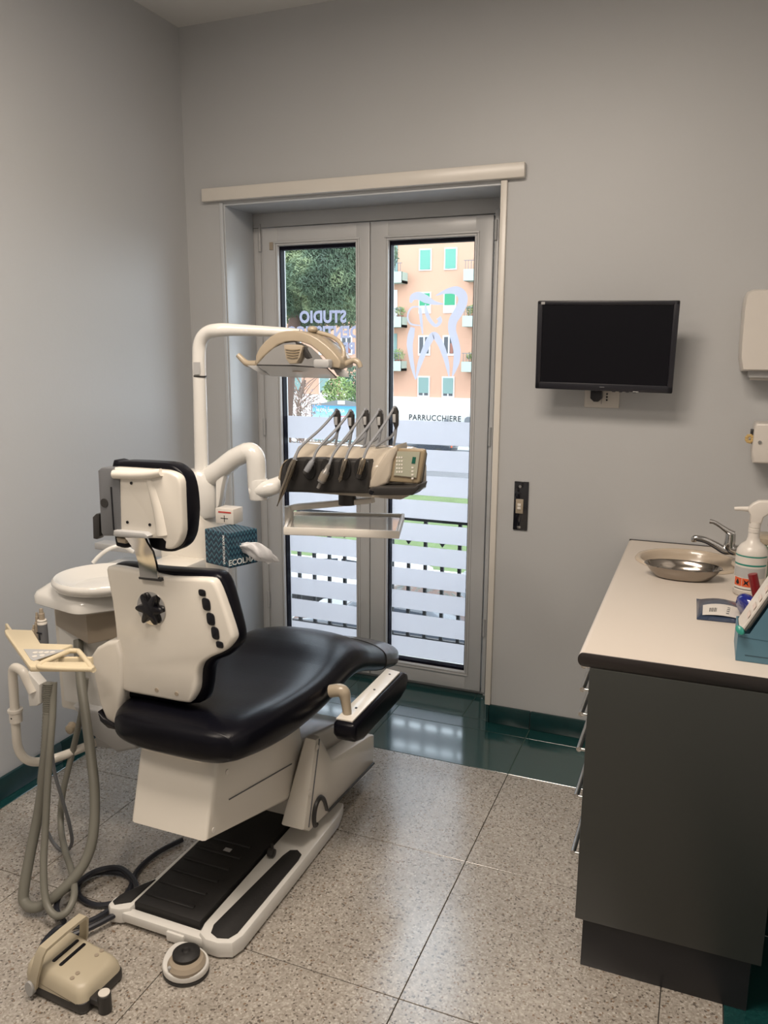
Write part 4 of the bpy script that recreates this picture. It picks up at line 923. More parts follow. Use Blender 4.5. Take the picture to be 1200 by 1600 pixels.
m_gs = mat('green_print', (.01, .22, .17), .4); m_rs = mat('red_orange_print', (.62, .10, .03), .4); m_gp = mat('grey_print', (.42, .42, .41), .5)
lab(.018, .136, 185, 345, m_disp, .0464); lab(.128, .132, 190, 335, m_gs, name='label_stripe', r=.0468); lab(.100, .105, 190, 335, m_gs, name='label_stripe', r=.0468); lab(.062, .094, 195, 330, m_gp, name='small_print', r=.0468)
lab(.034, .060, 205, 238, m_rs, name='hazard_square', r=.0469); lab(.034, .060, 240, 272, m_rs, name='hazard_square', r=.0469); lab(.024, .026, 205, 300, m_dark, name='small_print', r=.0469)
for a_, pts in ((222, [(0, .038), (.006, .041), (.005, .047), (0, .056), (-.004, .049), (-.006, .043)]), (256, [(-.008, .038), (0, .044), (.008, .038), (.004, .047), (.008, .056), (0, .050), (-.008, .056), (-.004, .047)])):
    a = math.radians(a_); c_ = Vector((bx0+.0474*math.cos(a), by0+.0474*math.sin(a), ZT)); t_ = Vector((-math.sin(a), math.cos(a), 0))
    P('hazard_symbol', MB().prism([c_+t_*x+Vector((0, 0, z)) for x, z in pts], Vector((math.cos(a), math.sin(a), 0))*-.0012), m_black, sharp=None)
# glass jar behind the bottle
jar = thing('glass_jar', 'pale green glass jar with cream lid behind the white spray bottle', 'jar', (.235, 2.86, ZT))
P = Part(jar)
P('jar_wall', MB().lathe([(0, 0), (.055, 0), (.058, .006), (.058, .125), (.054, .132), (.051, .130), (.054, .122), (.054, .008), (0, .006)], (.235, 2.86, ZT+.001), 36), mat('pale_green_glass', (.55, .62, .52), .1, trans=.7), sharp=50)
P('jar_lid', MB().lathe([(0, .132), (.060, .132), (.061, .136), (.061, .150), (.056, .154), (0, .155)], (.235, 2.86, ZT+.001), 36), m_cream)
# blue packet
m_blue = mat('dark_blue_foil', (.030, .045, .085), .28, bump=(40, .5), coat=.3)
pk = thing('blue_packet', 'flat dark blue packet with white barcode label lying on the worktop', 'packet', (.085, 2.50, ZT))
P = Part(pk)
q = [at(1089, 962, 2, ZT+.012), at(1160, 969, 2, ZT+.012), at(1178, 937, 2, ZT+.02), at(1089, 926, 2, ZT+.02)]
mb = MB(); nn = 10; G = []
for i in range(nn+1):
    row = []
    for j in range(nn+1):
        u, v = i/nn, j/nn; p = q[0].lerp(q[1], u).lerp(q[3].lerp(q[2], u), v)
        row.append(Vector((p.x, p.y, ZT+.002+.024*(math.sin(math.pi*u)*math.sin(math.pi*v))**.5+.0015*math.sin(9*u+5*v))))
    G.append(row)
ring_top = [[G[i][j] for i in range(nn+1)]+[Vector((G[i][j].x, G[i][j].y, ZT+.001)) for i in range(nn, -1, -1)] for j in range(nn+1)]
P('foil_pouch', mb.rings(ring_top), m_blue, sharp=60)
def Q_(u, v, dz): 
    p = q[0].lerp(q[1], u).lerp(q[3].lerp(q[2], u), v); return Vector((p.x, p.y, ZT+.002+.024*(math.sin(math.pi*min(max(u, .02), .98))*math.sin(math.pi*min(max(v, .02), .98)))**.5+dz))
lb_ = MB(); 
rows = [[Q_(.12+.84*i/10, .06, .0035) for i in range(11)], [Q_(.12+.84*i/10, .18, .0025) for i in range(11)], [Q_(.12+.84*i/10, .30, .0025) for i in range(11)], [Q_(.12+.84*i/10, .42, .0025) for i in range(11)]]
vv = [[lb_.bm.verts.new(p) for p in r] for r in rows]
for a in range(3):
    for i in range(10): lb_.bm.faces.new((vv[a][i], vv[a][i+1], vv[a+1][i+1], vv[a+1][i]))
P('white_label', lb_, m_disp, sharp=None)
for i in range(9):
    u0 = .26+.018*i; m2 = MB(); w = .006 if i % 3 else .010
    vs = [m2.bm.verts.new(Q_(u, v, .0034)) for u, v in ((u0, .14), (u0+w, .14), (u0+w, .26), (u0, .26))]; m2.bm.faces.new(vs); P('barcode_bar', m2, m_black, sharp=None)
for i in range(4):
    m2 = MB(); vs = [m2.bm.verts.new(Q_(u, v, .0034)) for u, v in ((.62, .12+.06*i), (.68, .12+.06*i), (.68, .14+.06*i), (.62, .14+.06*i))]; m2.bm.faces.new(vs); P('small_print', m2, m_grey, sharp=None)
# blue bottle cap / tape roll and red tube in front of the teal box
rb = thing('blue_roll', 'glossy royal blue round container leaning on the teal box', 'container', (.165, 2.40, ZT))
P = Part(rb)
bc2 = at(1171, 950, 1, 2.36); rt = Euler((0, math.radians(62), math.radians(30))).to_matrix()
P('round_case', MB().lathe([(0, -.018), (.034, -.018), (.042, -.010), (.045, 0), (.042, .010), (.034, .017), (0, .018)], bc2, 32, rot=rt), mat('royal_blue_plastic', (.008, .014, .20), .15, coat=.5), sharp=60)
rd = thing('red_tube', 'short red capped tube standing behind the royal blue container', 'tube', (.185, 2.48, ZT))
P = Part(rd)
P('tube_body', MB().tube([Vector((.190, 2.475, ZT+.006)), Vector((.178, 2.475, ZT+.05)), Vector((.160, 2.475, ZT+.115))], [.013, .013, .013], 16, 0), mat('dark_red_plastic', (.20, .008, .012), .35))
# teal box with slanted opening
m_teal = mat('teal_card', (.085, .185, .25), .45, noise=(6, .05))
tb_ = thing('teal_glove_box', 'teal cardboard box with slanted opening at the worktop front edge', 'box', (.26, 2.2, ZT))
P = Part(tb_)
X0, X1, Y0, Y1 = .113, .355, 2.045, 2.19
def TB(x, y): return at(x, y, 1, Y0)
P('card_side', MB().prism([Vector((X0, Y0, ZT+.001)), Vector((X1, Y0, ZT+.001)), Vector((X1, Y0, ZT+.235)), Vector((X0+.105, Y0, ZT+.235)), Vector((X0+.026, Y0, ZT+.072)), Vector((X0, Y0, ZT+.070))], (0, .003, 0)), m_teal, sharp=None)
P('card_side', MB().prism([Vector((X0, Y1, ZT+.001)), Vector((X1, Y1, ZT+.001)), Vector((X1, Y1, ZT+.235)), Vector((X0+.105, Y1, ZT+.235)), Vector((X0+.026, Y1, ZT+.072)), Vector((X0, Y1, ZT+.070))], (0, -.003, 0)), m_teal, sharp=None)
P('card_shell', MB().box(X0, X0+.003, Y0+.003, Y1-.003, ZT+.001, ZT+.070).box(X1-.003, X1, Y0+.003, Y1-.003, ZT+.001, ZT+.235).box(X0+.003, X1-.003, Y0+.003, Y1-.003, ZT+.001, ZT+.004), m_teal, sharp=None)
P('fold_line', MB().prism([Vector((X0+.002, Y0-.0004, ZT+.062)), Vector((X1, Y0-.0004, ZT+.052)), Vector((X1, Y0-.0004, ZT+.0535)), Vector((X0+.002, Y0-.0004, ZT+.0635))], (0, .0003, 0)), mat('dark_teal', (.04, .10, .14), .5), sharp=None)
P('small_print', MB().box(X0+.02, X1-.02, Y0-.0005, Y0, ZT+.016, ZT+.0185), mat('dark_teal_print', (.03, .07, .10), .5), sharp=None)
pw = thing('paper_leaflets', 'white printed leaflets leaning in the slanted opening of the teal box', 'leaflet', (X0+.06, 2.1, ZT+.1))
P = Part(pw)
for i, (dx, dz, y0_) in enumerate(((0, 0, Y0+.006), (.010, .002, Y0+.02), (.018, .004, Y0+.035))):
    a = Vector((X0+.008+dx, y0_, ZT+.070+dz)); d = Vector((.090, 0, .185))
    n2 = Vector((.185, 0, -.090)).normalized()*.0045
    P('sheet', MB().prism([a-n2, a+d-n2, a+d+n2*.2, a+n2*.2], (0, .115, 0), .0008, 1), m_disp, sharp=None)
a = Vector((X0+.004, Y0+.004, ZT+.074)); d = Vector((.090, 0, .185))
for t_ in (.18, .30, .42, .55): P('printed_patch', MB().prism([a+d*t_+Vector((-.001, .01, 0)), a+d*(t_+.06)+Vector((-.001, .01, 0)), a+d*(t_+.06)+Vector((-.001, .05, 0)), a+d*t_+Vector((-.001, .05, 0))], (-.0006, 0, .0004)), mat('pink_print', (.62, .52, .47), .6), sharp=None)
gc = thing('green_cap', 'small sea green screw cap at the foot of the white leaflets', 'cap', (X0, 2.05, ZT+.09))
P = Part(gc)
P('cap_shell', MB().lathe([(0, -.006), (.009, -.006), (.0105, -.003), (.0105, .005), (.008, .007), (0, .008)], Vector((X0+.004, Y0-.008, ZT+.082)), 20, rot=Euler((math.radians(60), math.radians(-40), 0)).to_matrix(), sx=.8, sy=1.2), mat('sea_green_plastic', (.03, .25, .20), .3))
# ============================================================ WALL THINGS
ym = 3.13
mon = thing('monitor', 'black widescreen monitor mounted on the grey back wall', 'monitor', (-.37, ym, 1.5))
P = Part(mon)
mc = [at(x, y, 1, ym) for x, y in ((842, 470), (1067, 470), (1052, 615), (833, 608))]
mw = .508; cx = (-.634-.112)/2-.003; zc_ = (1.842+1.506)/2; hh_ = .333/2
tilt = math.radians(-2)
T_ = Matrix.Translation((cx, ym, zc_)) @ Matrix.Rotation(math.radians(8), 4, 'X') @ Matrix.Rotation(math.radians(1.0), 4, 'Y')
def MP(name, mb, m, par=None, **k):
    mb.move(T_); return P(name, mb, m, par, **k)
bz = .020
MP('bezel', MB().box(-mw/2, mw/2, -.012, .012, -hh_, -hh_+.028, .004).box(-mw/2, mw/2, -.012, .012, hh_-bz*.75, hh_, .004).box(-mw/2, -mw/2+bz, -.012, .012, -hh_, hh_, .004).box(mw/2-bz, mw/2, -.012, .012, -hh_, hh_, .004), m_body)
MP('screen', MB().box(-mw/2+.015, mw/2-.015, -.008, .006, -hh_+.02, hh_-.012), m_screen, sharp=None)
MP('back_housing', MB().box(-mw/2+.02, mw/2-.02, .010, .045, -hh_+.03, hh_-.03, .012), m_body)
MP('energy_sticker', MB().box(-mw/2+.014, -mw/2+.028, -.0128, -.0122, hh_-.012, hh_-.003), m_lgrey, sharp=None)
MP('brand_mark', MB().box(-.008, .010, -.0128, -.0122, -hh_+.014, -hh_+.017), m_grey, sharp=None)
for x in (.045, .070, .095, .120): MP('button', MB().box(x-.006, x+.006, -.012, .004, -hh_-.002, -hh_+.002, .001), m_body)
MP('white_sticker', MB().box(.115, .135, -.0128, -.0122, -hh_+.001, -hh_+.004), m_lgrey, sharp=None)
P('wall_mount', MB().box(-.44, -.30, 3.17, 3.297, 1.62, 1.74, .005), m_dark)
so = thing('wall_socket', 'white wall socket plate below the black monitor', 'socket', (-.39, 3.3, 1.45))
P = Part(so)
P('socket_plate', MB().box(-.462, -.326, 3.290, 3.2995, 1.435, 1.520, .003), m_disp)
for z in (1.478, 1.490, 1.466): P('socket_hole', MB().lathe([(0, 0), (.004, 0), (.004, .002), (0, .002)], (-.374, 3.2885, z), 10, 'Y'), m_black)
P('module_gap', MB().box(-.395, -.3935, 3.2892, 3.2905, 1.45, 1.51), m_grey, sharp=None)
pl_ = thing('mains_plug', 'black mains plug in the white wall socket', 'plug', (-.41, 3.28, 1.48))
P = Part(pl_)
P('plug_body', MB().prism([Vector((-.412+x, 3.25, 1.478+z)) for x, z in ((-.022, .035), (.022, .035), (.022, -.005), (.008, -.018), (-.008, -.018), (-.022, -.005))], (0, .039, 0), .004), m_body)
P('plug_cord', MB().tube([(-.412, 3.25, 1.50), (-.405, 3.22, 1.54), (-.38, 3.21, 1.60)], .004, 8, 5), m_body)
sw = thing('shutter_switch', 'tall black wall plate with small cream rocker switch beside the door', 'switch', (-.706, 3.3, .99))
P = Part(sw)
a, b_ = at(803.5, 749, 1, 3.294), at(824.5, 831, 1, 3.294)
P('switch_plate', MB().box(a.x+.002, b_.x-.003, 3.292, 3.2995, .905, 1.115, .002), mat('mirror_black_plate', (.012, .012, .016), .08, coat=.5))
P('switch_frame', MB().box(-.724, -.692, 3.286, 3.293, .978, 1.040, .002), m_taupe)
P('rocker', MB().box(-.716, -.701, 3.282, 3.287, 1.010, 1.022, .001).box(-.716, -.701, 3.282, 3.287, .996, 1.008, .001), m_trim)
P('lock_screw', MB().lathe([(0, -.001), (.006, -.001), (.006, .002), (0, .002)], (-.709, 3.2915, 1.094), 14, 'Y'), m_chrome)
P('keyhole_plate', MB().box(-.716, -.700, 3.2905, 3.2925, .912, .922, .001), m_satin)
td = thing('towel_dispenser', 'large white paper towel dispenser on the wall beside the monitor', 'dispenser', (.2, 3.3, 1.6))
P = Part(td)
rg = []
for y_, s_ in ((3.296, 1.0), (3.20, 1.0), (3.165, .985), (3.150, .95)):
    pts = [(1158, 580), (1155, 560), (1156, 540), (1161, 480), (1164, 462), (1168, 455), (1178, 451)]
    P3 = [at(x, y, 1, 3.16) for x, y in pts]; cz_ = 1.72; cxx = .24
    sl = [(p.x, p.z) for p in P3]; sl += [(2*cxx-x, z) for x, z in reversed(sl)]
    rg.append([Vector((cxx+(x-cxx)*s_, y_, cz_+(z-cz_)*s_)) for x, z in sl])
P('dispenser_cover', MB().rings(rg), m_disp, sharp=50)
P('paper_outlet', MB().box(.128, .35, 3.18, 3.29, 1.565, 1.60, .004), m_lgrey)
P('paper_towel', MB().box(.135, .34, 3.225, 3.229, 1.555, 1.60, .001), m_disp, sharp=None)
sd = thing('soap_dispenser', 'small white box dispenser on the wall below the large one', 'dispenser', (.2, 3.3, 1.25))
P = Part(sd)
w0 = at(1175, 720, 1, 3.17).x
P('box_cover', MB().prism([Vector((x, 3.17, z)) for x, z in ((w0+.002, 1.258), (w0-.004, 1.30), (w0-.002, 1.39), (w0+.002, 1.404), (w0+.13, 1.404), (w0+.13, 1.258))], (0, .127, 0), .010, 3), m_disp, sharp=50)
P('lock_knob', MB().lathe([(0, -.003), (.006, -.003), (.007, .002), (0, .002)], (w0+.020, 3.169, 1.335), 16, 'Y'), m_satin)
P('side_catch', MB().box(w0-.012, w0+.002, 3.20, 3.23, 1.35, 1.378, .002), m_dark)
fl = thing('dried_flower', 'small yellow dried flower at the side of the small dispenser', 'flower', (w0-.01, 3.2, 1.33))
P = Part(fl)
m_fl = mat('dried_yellow_petal', (.55, .38, .15), .7)
fc = Vector((w0-.014, 3.19, 1.345))
for k in range(9):
    t = 2*math.pi*k/9; p = fc+Vector((.010*math.cos(t), -.003, .012*math.sin(t)))
    P('petal', MB().ellipsoid(p, (.007, .004, .006), 8, 5), m_fl)
P('flower_stem', MB().tube([fc, fc+Vector((.006, .01, -.012)), fc+Vector((.010, .02, -.02))], .002, 6, 2), m_taupe)
# ceiling luminaires (outside the frame, they light the room)
for i, (x, y, lb) in enumerate(((-.75, 1.25, 'white ceiling luminaire over the middle of the room'), (-1.45, .1, 'smaller square white ceiling luminaire at the entrance end of the room'))):
    wx_, wy_ = (.62, .32) if i == 0 else (.31, .31)
    t = thing('ceiling_luminaire', lb, 'ceiling light', (x, y, 3.03)); P = Part(t)
    P('housing', MB().box(x-wx_, x+wx_, y-wy_, y-wy_+.03, 3.03, 3.08, .003).box(x-wx_, x+wx_, y+wy_-.03, y+wy_, 3.03, 3.08, .003).box(x-wx_, x-wx_+.03, y-wy_, y+wy_, 3.03, 3.08, .003).box(x+wx_-.03, x+wx_, y-wy_, y+wy_, 3.03, 3.08, .003).box(x-wx_+.02, x+wx_-.02, y-wy_+.02, y+wy_-.02, 3.066, 3.08), m_disp)
# ============================================================ OUTSIDE
ZG = -4.6
m_grass = mat('lawn_green', (.11, .155, .055), .9, noise=(1.5, .35), bump=(20, .8))
m_asph = mat('grey_asphalt', (.16, .16, .165), .85, noise=(3, .15))
m_pave = mat('pale_pavement', (.55, .53, .50), .85, noise=(3, .08))
struct(MB().box(-70, 50, 3.9, 19.5, ZG-.3, ZG).build('road', m_asph))
struct(MB().box(-70, 50, 19.5, 21.0, ZG-.3, ZG+.12, .02).build('pavement', m_pave))
struct(MB().box(-70, 50, 21.0, 33.0, ZG-.3, ZG+.1).build('lawn', m_grass))
struct(MB().box(-70, 50, 33.0, 36.0, ZG-.3, ZG+.13, .02).build('far_pavement', m_pave))
struct(MB().box(-70, 50, 36.0, 66.0, ZG-.3, ZG).build('street', m_asph))
# balcony slab and railing just outside
struct(MB().box(-3.2, .3, 3.76, 4.12, -.20, -.02, .01).build('balcony_slab', mat('balcony_stone', (.5, .48, .45), .8)))
rl = thing('balcony_railing', 'black iron railing with spear points just outside the glazed door', 'railing', (-1.5, 4.02, -.02))
P = Part(rl); m_iron = mat('black_iron', (.012, .012, .015), .5)
yr = 4.02
zr = at(680, 815, 1, yr).z; zd = at(680, 848, 1, yr).z
P('top_rail', MB().box(-3.1, .2, yr-.012, yr+.012, zr-.004, zr+.014, .002), m_iron)
P('bottom_rail', MB().box(-3.1, .2, yr-.010, yr+.010, .06, .075, .002), m_iron)
xs = at(665, 850, 1, yr).x
step = .098
for k in range(-20, 12):
    x = xs+k*step
    if not (-3.05 < x < .15): continue
    if k % 2:   # short bar with a dart head
        P('bar', MB().box(x-.009, x+.009, yr-.009, yr+.009, .0, zd-.03), m_iron, sharp=None)
        P('dart_head', MB().prism([(x-.024, yr-.008, zd+.012), (x+.024, yr-.008, zd+.012), (x, yr-.008, zd-.022)], (0, .016, 0)), m_iron, sharp=None)
    else:
        P('bar', MB().box(x-.009, x+.009, yr-.009, yr+.009, .0, zr), m_iron, sharp=None)
# facing apartment block
YB2 = 50.0
m_fac = mat('salmon_facade_render', (.50, .29, .20), .85, noise=(.25, .10)); m_shop = mat('white_shop_render', (.66, .65, .63), .8)
m_shut = mat('pale_green_shutter', (.10, .30, .23), .6); m_shutg = mat('bright_green_shutter', (.02, .25, .12), .6); m_shutb = mat('grey_green_shutter', (.17, .26, .24), .6)
m_wfr = mat('white_window_frame', (.62, .61, .60), .6); m_balc = mat('pale_green_balcony', (.36, .43, .37), .8); m_pane = mat('dark_window_pane', (.03, .035, .045), .1); m_rust = mat('brown_curtain', (.25, .10, .07), .8)
bd = thing('apartment_block', 'salmon apartment block with green shutters and white ground floor across the street', 'building', (-20, YB2, ZG))
P = Part(bd)
P_ = lambda x, y, v=YB2: at(x, y, 1, v)
zbase = P_(680, 621).z
P('facade_wall', MB().box(-46, 0, YB2, YB2+9, zbase, 17), m_fac, sharp=None)
P('shop_storey', MB().box(-46, 0, YB2-.25, YB2+9, ZG, zbase), m_shop, sharp=None)
P('cornice', MB().box(-46.3, .3, YB2-.6, YB2+9.3, 17, 17.5), m_wfr, sharp=None)
cols = [(P_(664, 473).x, P_(703, 475).x)]
rows = [(P_(680, 388).z, P_(680, 423).z, m_shut, 0), (P_(680, 456).z, P_(680, 490).z, m_shutg, .65), (P_(680, 524).z, P_(680, 556).z, m_shut, -1), (P_(680, 588).z, P_(680, 621).z, m_shutb, .85)]
xa, xb = P_(664, 473).x, P_(703, 475).x; dxc = xb-xa
allx = [xa, xb, xa-dxc*4.3, xa-dxc*3.3, xa-dxc*5.6, xb+dxc*3.3, xb+dxc*4.3, xa-dxc*8, xa-dxc*9]
for xi, x in enumerate(allx):
    for ri, (z1, z0, ms, op) in enumerate(rows):
        hw_ = .42; fm = P('window', MB().box(x-hw_, x+hw_, YB2-.06, YB2+.02, z0+.02, z1), m_wfr, sharp=None)
        if op == -1:
            P('pane', MB().box(x-hw_+.1, x-.06, YB2-.09, YB2-.05, z0+.15, z1-.1).box(x+.06, x+hw_-.1, YB2-.09, YB2-.05, z0+.15, z1-.1), m_pane, fm, sharp=None)
            if xi % 2: P('curtain', MB().box(x+.1, x+hw_-.12, YB2-.10, YB2-.085, z0+.15, z1-.5), m_rust, fm, sharp=None)
        else:
            zs = z1-.08-(z1-z0-.18)*(op if op else 1)
            sh = MB().box(x-hw_+.08, x+hw_-.08, YB2-.10, YB2-.05, zs, z1-.08)
            P('shutter', sh, ms, fm, sharp=None)
            if op:
                P('pane', MB().box(x-hw_+.1, x-.05, YB2-.08, YB2-.05, z0+.12, zs).box(x+.05, x+hw_-.1, YB2-.08, YB2-.05, z0+.12, zs), m_pane if ri == 3 else m_wfr, fm, sharp=None)
# balconies
bl_ = P_(637, 430).x; br_ = P_(732, 430).x; bwid = 2.6
fz = [(P_(625, 427).z, P_(625, 444).z), (P_(625, 496).z, P_(625, 512).z), (P_(625, 564).z, P_(625, 579).z)]
bal_plants = []
for xa_, xb_ in ((bl_-bwid, bl_), (br_, br_+bwid), (bl_-bwid*2-6.5, bl_-bwid-6.5)):
    for i, (zt_, zb2) in enumerate(fz):
        b2 = P('balcony', MB().box(xa_, xb_, YB2-1.1, YB2+.05, zb2, zb2+.16).box(xa_, xb_, YB2-1.12, YB2-1.0, zb2, zt_, .0).box(xa_, xa_+.1, YB2-1.1, YB2, zb2, zt_).box(xb_-.1, xb_, YB2-1.1, YB2, zb2, zt_), m_balc, sharp=None)
        r_ = MB()
        for k in range(14): r_.box(xa_+.1+k*(bwid-.2)/13-.012, xa_+.1+k*(bwid-.2)/13+.012, YB2-1.08, YB2-1.05, zt_, zt_+.5)
        r_.box(xa_, xb_, YB2-1.09, YB2-1.04, zt_+.5, zt_+.54); P('balcony_rail', r_, m_grey, b2, sharp=None)
        dw = MB().box(xa_+.7, xb_-.7, YB2-.05, YB2+.02, zb2+.16, zb2+2.4); P('balcony_door', dw, m_shutb if i != 1 else m_wfr, b2, sharp=None)
# shop front details
text('shop_sign', 'PARRUCCHIERE', .52, m_dark, P_(679, 653.5, YB2-.27)+Vector((0, 0, 0)), (math.pi/2, 0, 0), bd, .006, .92, False, .01)
P('sign_lamp', MB().box(-.12, .12, -.2, 0, -.7, .3).move(Matrix.Translation(P_(698, 662, YB2-.3))), m_grey, sharp=None)
ac = P('air_conditioner', MB().box(-.42, .42, -.35, 0, -.38, .38, .03).move(Matrix.Translation(P_(732, 658, YB2-.3))), m_lgrey)
P('fan_guard', MB().lathe([(0, 0), (.28, 0), (.28, .03), (0, .03)], P_(732, 658, YB2-.69), 20, 'Y'), m_grey, ac)
sf = P_(680, 690).z
for k in range(12):
    x = -43+k*3.5; P('shop_window', MB().box(x, x+2.6, YB2-.30, YB2-.24, ZG+.3, sf), m_pane, sharp=None)
# billboard
bb_y = 33.4
bbt = thing('billboard', 'blue car advertisement billboard with white headline standing at the roadside', 'billboard', (-18, bb_y, ZG))
P = Part(bbt)
q0, q1 = at(488, 633, 1, bb_y), at(567, 660, 1, bb_y)
w_ = 3.0; x0_ = q0.x; zt_ = q0.z; zb_2 = zt_-1.6
P('board_frame', MB().box(x0_-.08, x0_+w_+.08, bb_y, bb_y+.15, zb_2-.08, zt_+.06), m_grey, sharp=None)
m_bill = bpy.data.materials.new('printed_blue_poster'); m_bill.use_nodes = True; nb = m_bill.node_tree; pb_ = nb.nodes['Principled BSDF']
tcx = nb.nodes.new('ShaderNodeNewGeometry'); sxx = nb.nodes.new('ShaderNodeSeparateXYZ'); nb.links.new(tcx.outputs['Position'], sxx.inputs[0])
mrr = nb.nodes.new('ShaderNodeMapRange'); mrr.inputs['From Min'].default_value = zt_-.85; mrr.inputs['From Max'].default_value = zt_; nb.links.new(sxx.outputs['Z'], mrr.inputs['Value'])
crr = nb.nodes.new('ShaderNodeValToRGB'); crr.color_ramp.elements[0].color = (.45, .66, .70, 1); crr.color_ramp.elements[1].color = (.02, .22, .55, 1); nb.links.new(mrr.outputs[0], crr.inputs[0]); nb.links.new(crr.outputs[0], pb_.inputs['Base Color'])
ps = P('poster', MB().box(x0_, x0_+w_, bb_y-.02, bb_y, zb_2, zt_), m_bill, sharp=None)
text('headline', 'NUOVA OPEL CORSA', .20, m_wfr, Vector((x0_+.95, bb_y-.03, zt_-.23)), (math.pi/2, 0, 0), bbt, .004, .72, False, .002)
P('printed_car', MB().prism([Vector((x0_+a, bb_y-.025, zt_+b2)) for a, b2 in ((.75, -.75), (.95, -.62), (1.25, -.60), (1.5, -.45), (2.0, -.42), (2.3, -.60), (2.6, -.66), (2.65, -.9), (.75, -.9))], (0, -.005, 0)), mat('printed_red', (.55, .05, .09), .5), ps, sharp=None)
P('printed_windows', MB().prism([Vector((x0_+a, bb_y-.032, zt_+b2)) for a, b2 in ((1.35, -.60), (1.55, -.48), (1.95, -.46), (2.2, -.61))], (0, -.003, 0)), m_wfr, ps, sharp=None)
P('top_crest', MB().prism([Vector((x0_+a, bb_y, zt_+b2)) for a, b2 in ((.0, .06), (.6, .12), (1.2, .26), (1.8, .26), (2.4, .12), (3.0, .06))], (0, .12, 0)), m_grey, sharp=None)
P('crest_badge', MB().box(x0_+1.32, x0_+1.68, bb_y-.02, bb_y, zt_+.08, zt_+.24), m_wfr, sharp=None)
for x in (x0_+.3, x0_+w_-.3): P('leg', MB().box(x-.06, x+.06, bb_y+.03, bb_y+.13, ZG, zb_2), m_grey, sharp=None)
# leaf scatter: small quads inside blobs
def leafmass(blobs, n, size, elong=1.0, seed=1):
    rnd = random.Random(seed); V = []; Fc = []
    tot = sum(b[1][0]*b[1][1]*b[1][2] for b in blobs)
    for c_, r_ in blobs:
        k = int(n*r_[0]*r_[1]*r_[2]/tot)
        for _ in range(k):
            while True:
                d = Vector((rnd.uniform(-1, 1), rnd.uniform(-1, 1), rnd.uniform(-1, 1)))
                if .25 < d.length < 1: break
            p = Vector(c_)+Vector((d.x*r_[0], d.y*r_[1], d.z*r_[2]))
            a = Vector((rnd.gauss(0, 1), rnd.gauss(0, 1), rnd.gauss(0, 1))).normalized(); b_ = a.orthogonal().normalized()
            s_ = size*rnd.uniform(.6, 1.4); i = len(V)
            V += [p-a*s_*elong-b_*s_*.4, p+a*s_*elong-b_*s_*.2, p+a*s_*elong*1.1+b_*s_*.3, p-a*s_*elong+b_*s_*.4]; Fc.append((i, i+1, i+2, i+3))
    me = bpy.data.meshes.new('foliage'); me.from_pydata([tuple(v) for v in V], [], Fc); return me
def addmesh(name, me, m, root):
    me.transform(Matrix.Translation(-world_loc(root))); me.materials.append(m); o = bpy.data.objects.new(name, me); C.objects.link(o); o.parent = root; o['kind'] = 'stuff'; return o
def leafmat(name, c1_, c2_, c3_, sc_=1.2):
    m = bpy.data.materials.new(name); m.use_nodes = True; n = m.node_tree; b_ = n.nodes['Principled BSDF']; L = n.links.new
    t = n.nodes.new('ShaderNodeNewGeometry'); nz = n.nodes.new('ShaderNodeTexNoise'); nz.inputs['Scale'].default_value = sc_; nz.inputs['Detail'].default_value = 6
    L(t.outputs['Position'], nz.inputs['Vector']); r = n.nodes.new('ShaderNodeValToRGB'); r.color_ramp.elements[0].position = .35; r.color_ramp.elements[0].color = (*c1_, 1); r.color_ramp.elements[1].position = .68; r.color_ramp.elements[1].color = (*c3_, 1)
    e = r.color_ramp.elements.new(.5); e.color = (*c2_, 1); L(nz.outputs['Fac'], r.inputs[0]); L(r.outputs[0], b_.inputs['Base Color']); b_.inputs['Roughness'].default_value = .7
    return m
yt = 18.0
pine = thing('pine_tree', 'tall dark green pine filling the upper part of the far door pane', 'tree', (at(462, 520, 1, yt+1).x, yt+1.5, ZG))
P = Part(pine)
cpt = at(500, 430, 1, yt+1.5); tx_, tyy_ = pine.location.x, pine.location.y
P('trunk', MB().tube([(tx_-.9, tyy_, ZG), (tx_-.7, tyy_, -1.0), (tx_-.3, tyy_, 2.4), (cpt.x, tyy_, 4.2), (cpt.x+.3, tyy_, 5.5)], [.24, .20, .17, .13, .08], 12, 4), mat('pine_bark', (.10, .06, .045), .9))
bz_ = [(at(x, y, 1, yt+dy), (r_, r_*.8, r_*.62)) for x, y, r_, dy in ((455, 400, .95, 1), (490, 392, 1.0, 1.5), (530, 395, 1.0, 1), (565, 400, 1.0, 2), (460, 440, .85, 2), (500, 430, 1.0, .6), (545, 432, .95, 1.2), (440, 470, .7, 1), (478, 472, .8, 1.6), (520, 475, .85, 1.0), (557, 470, .75, 2), (500, 505, .45, 1.3), (470, 495, .5, 1.8), (540, 495, .5, 1.5), (500, 370, 1.2, 1.5), (450, 365, 1.1, 1.5), (550, 365, 1.1, 1.5))]
addmesh('foliage', leafmass(bz_, 110000, .026, 1.7, 3), leafmat('pine_needles', (.028, .05, .03), (.07, .11, .06), (.19, .23, .11), 1.4), pine)
for k, (x, y) in enumerate(((455, 478), (540, 470), (500, 400))):
    e_ = at(x, y, 1, yt+1.3); P('branch', MB().tube([(cpt.x-.2+.1*k, tyy_, 2.9+k*.7), (Vector((cpt.x, tyy_, 3.3+k*.5))).lerp(e_, .6), e_], [.08, .06, .03], 8, 3), m_rubber)
dt = thing('dry_tree', 'bare brownish tree beside the blue billboard', 'tree', (at(470, 640, 1, 27).x, 27, ZG))
P = Part(dt); dx_ = dt.location.x
P('trunk', MB().tube([(dx_, 27, ZG), (dx_+.1, 27, -2.5), (dx_-.1, 27, -.6), (dx_+.2, 27, .6)], [.14, .12, .09, .05], 10, 4), mat('grey_brown_bark', (.16, .11, .09), .9))
rb_ = random.Random(5); br = MB()
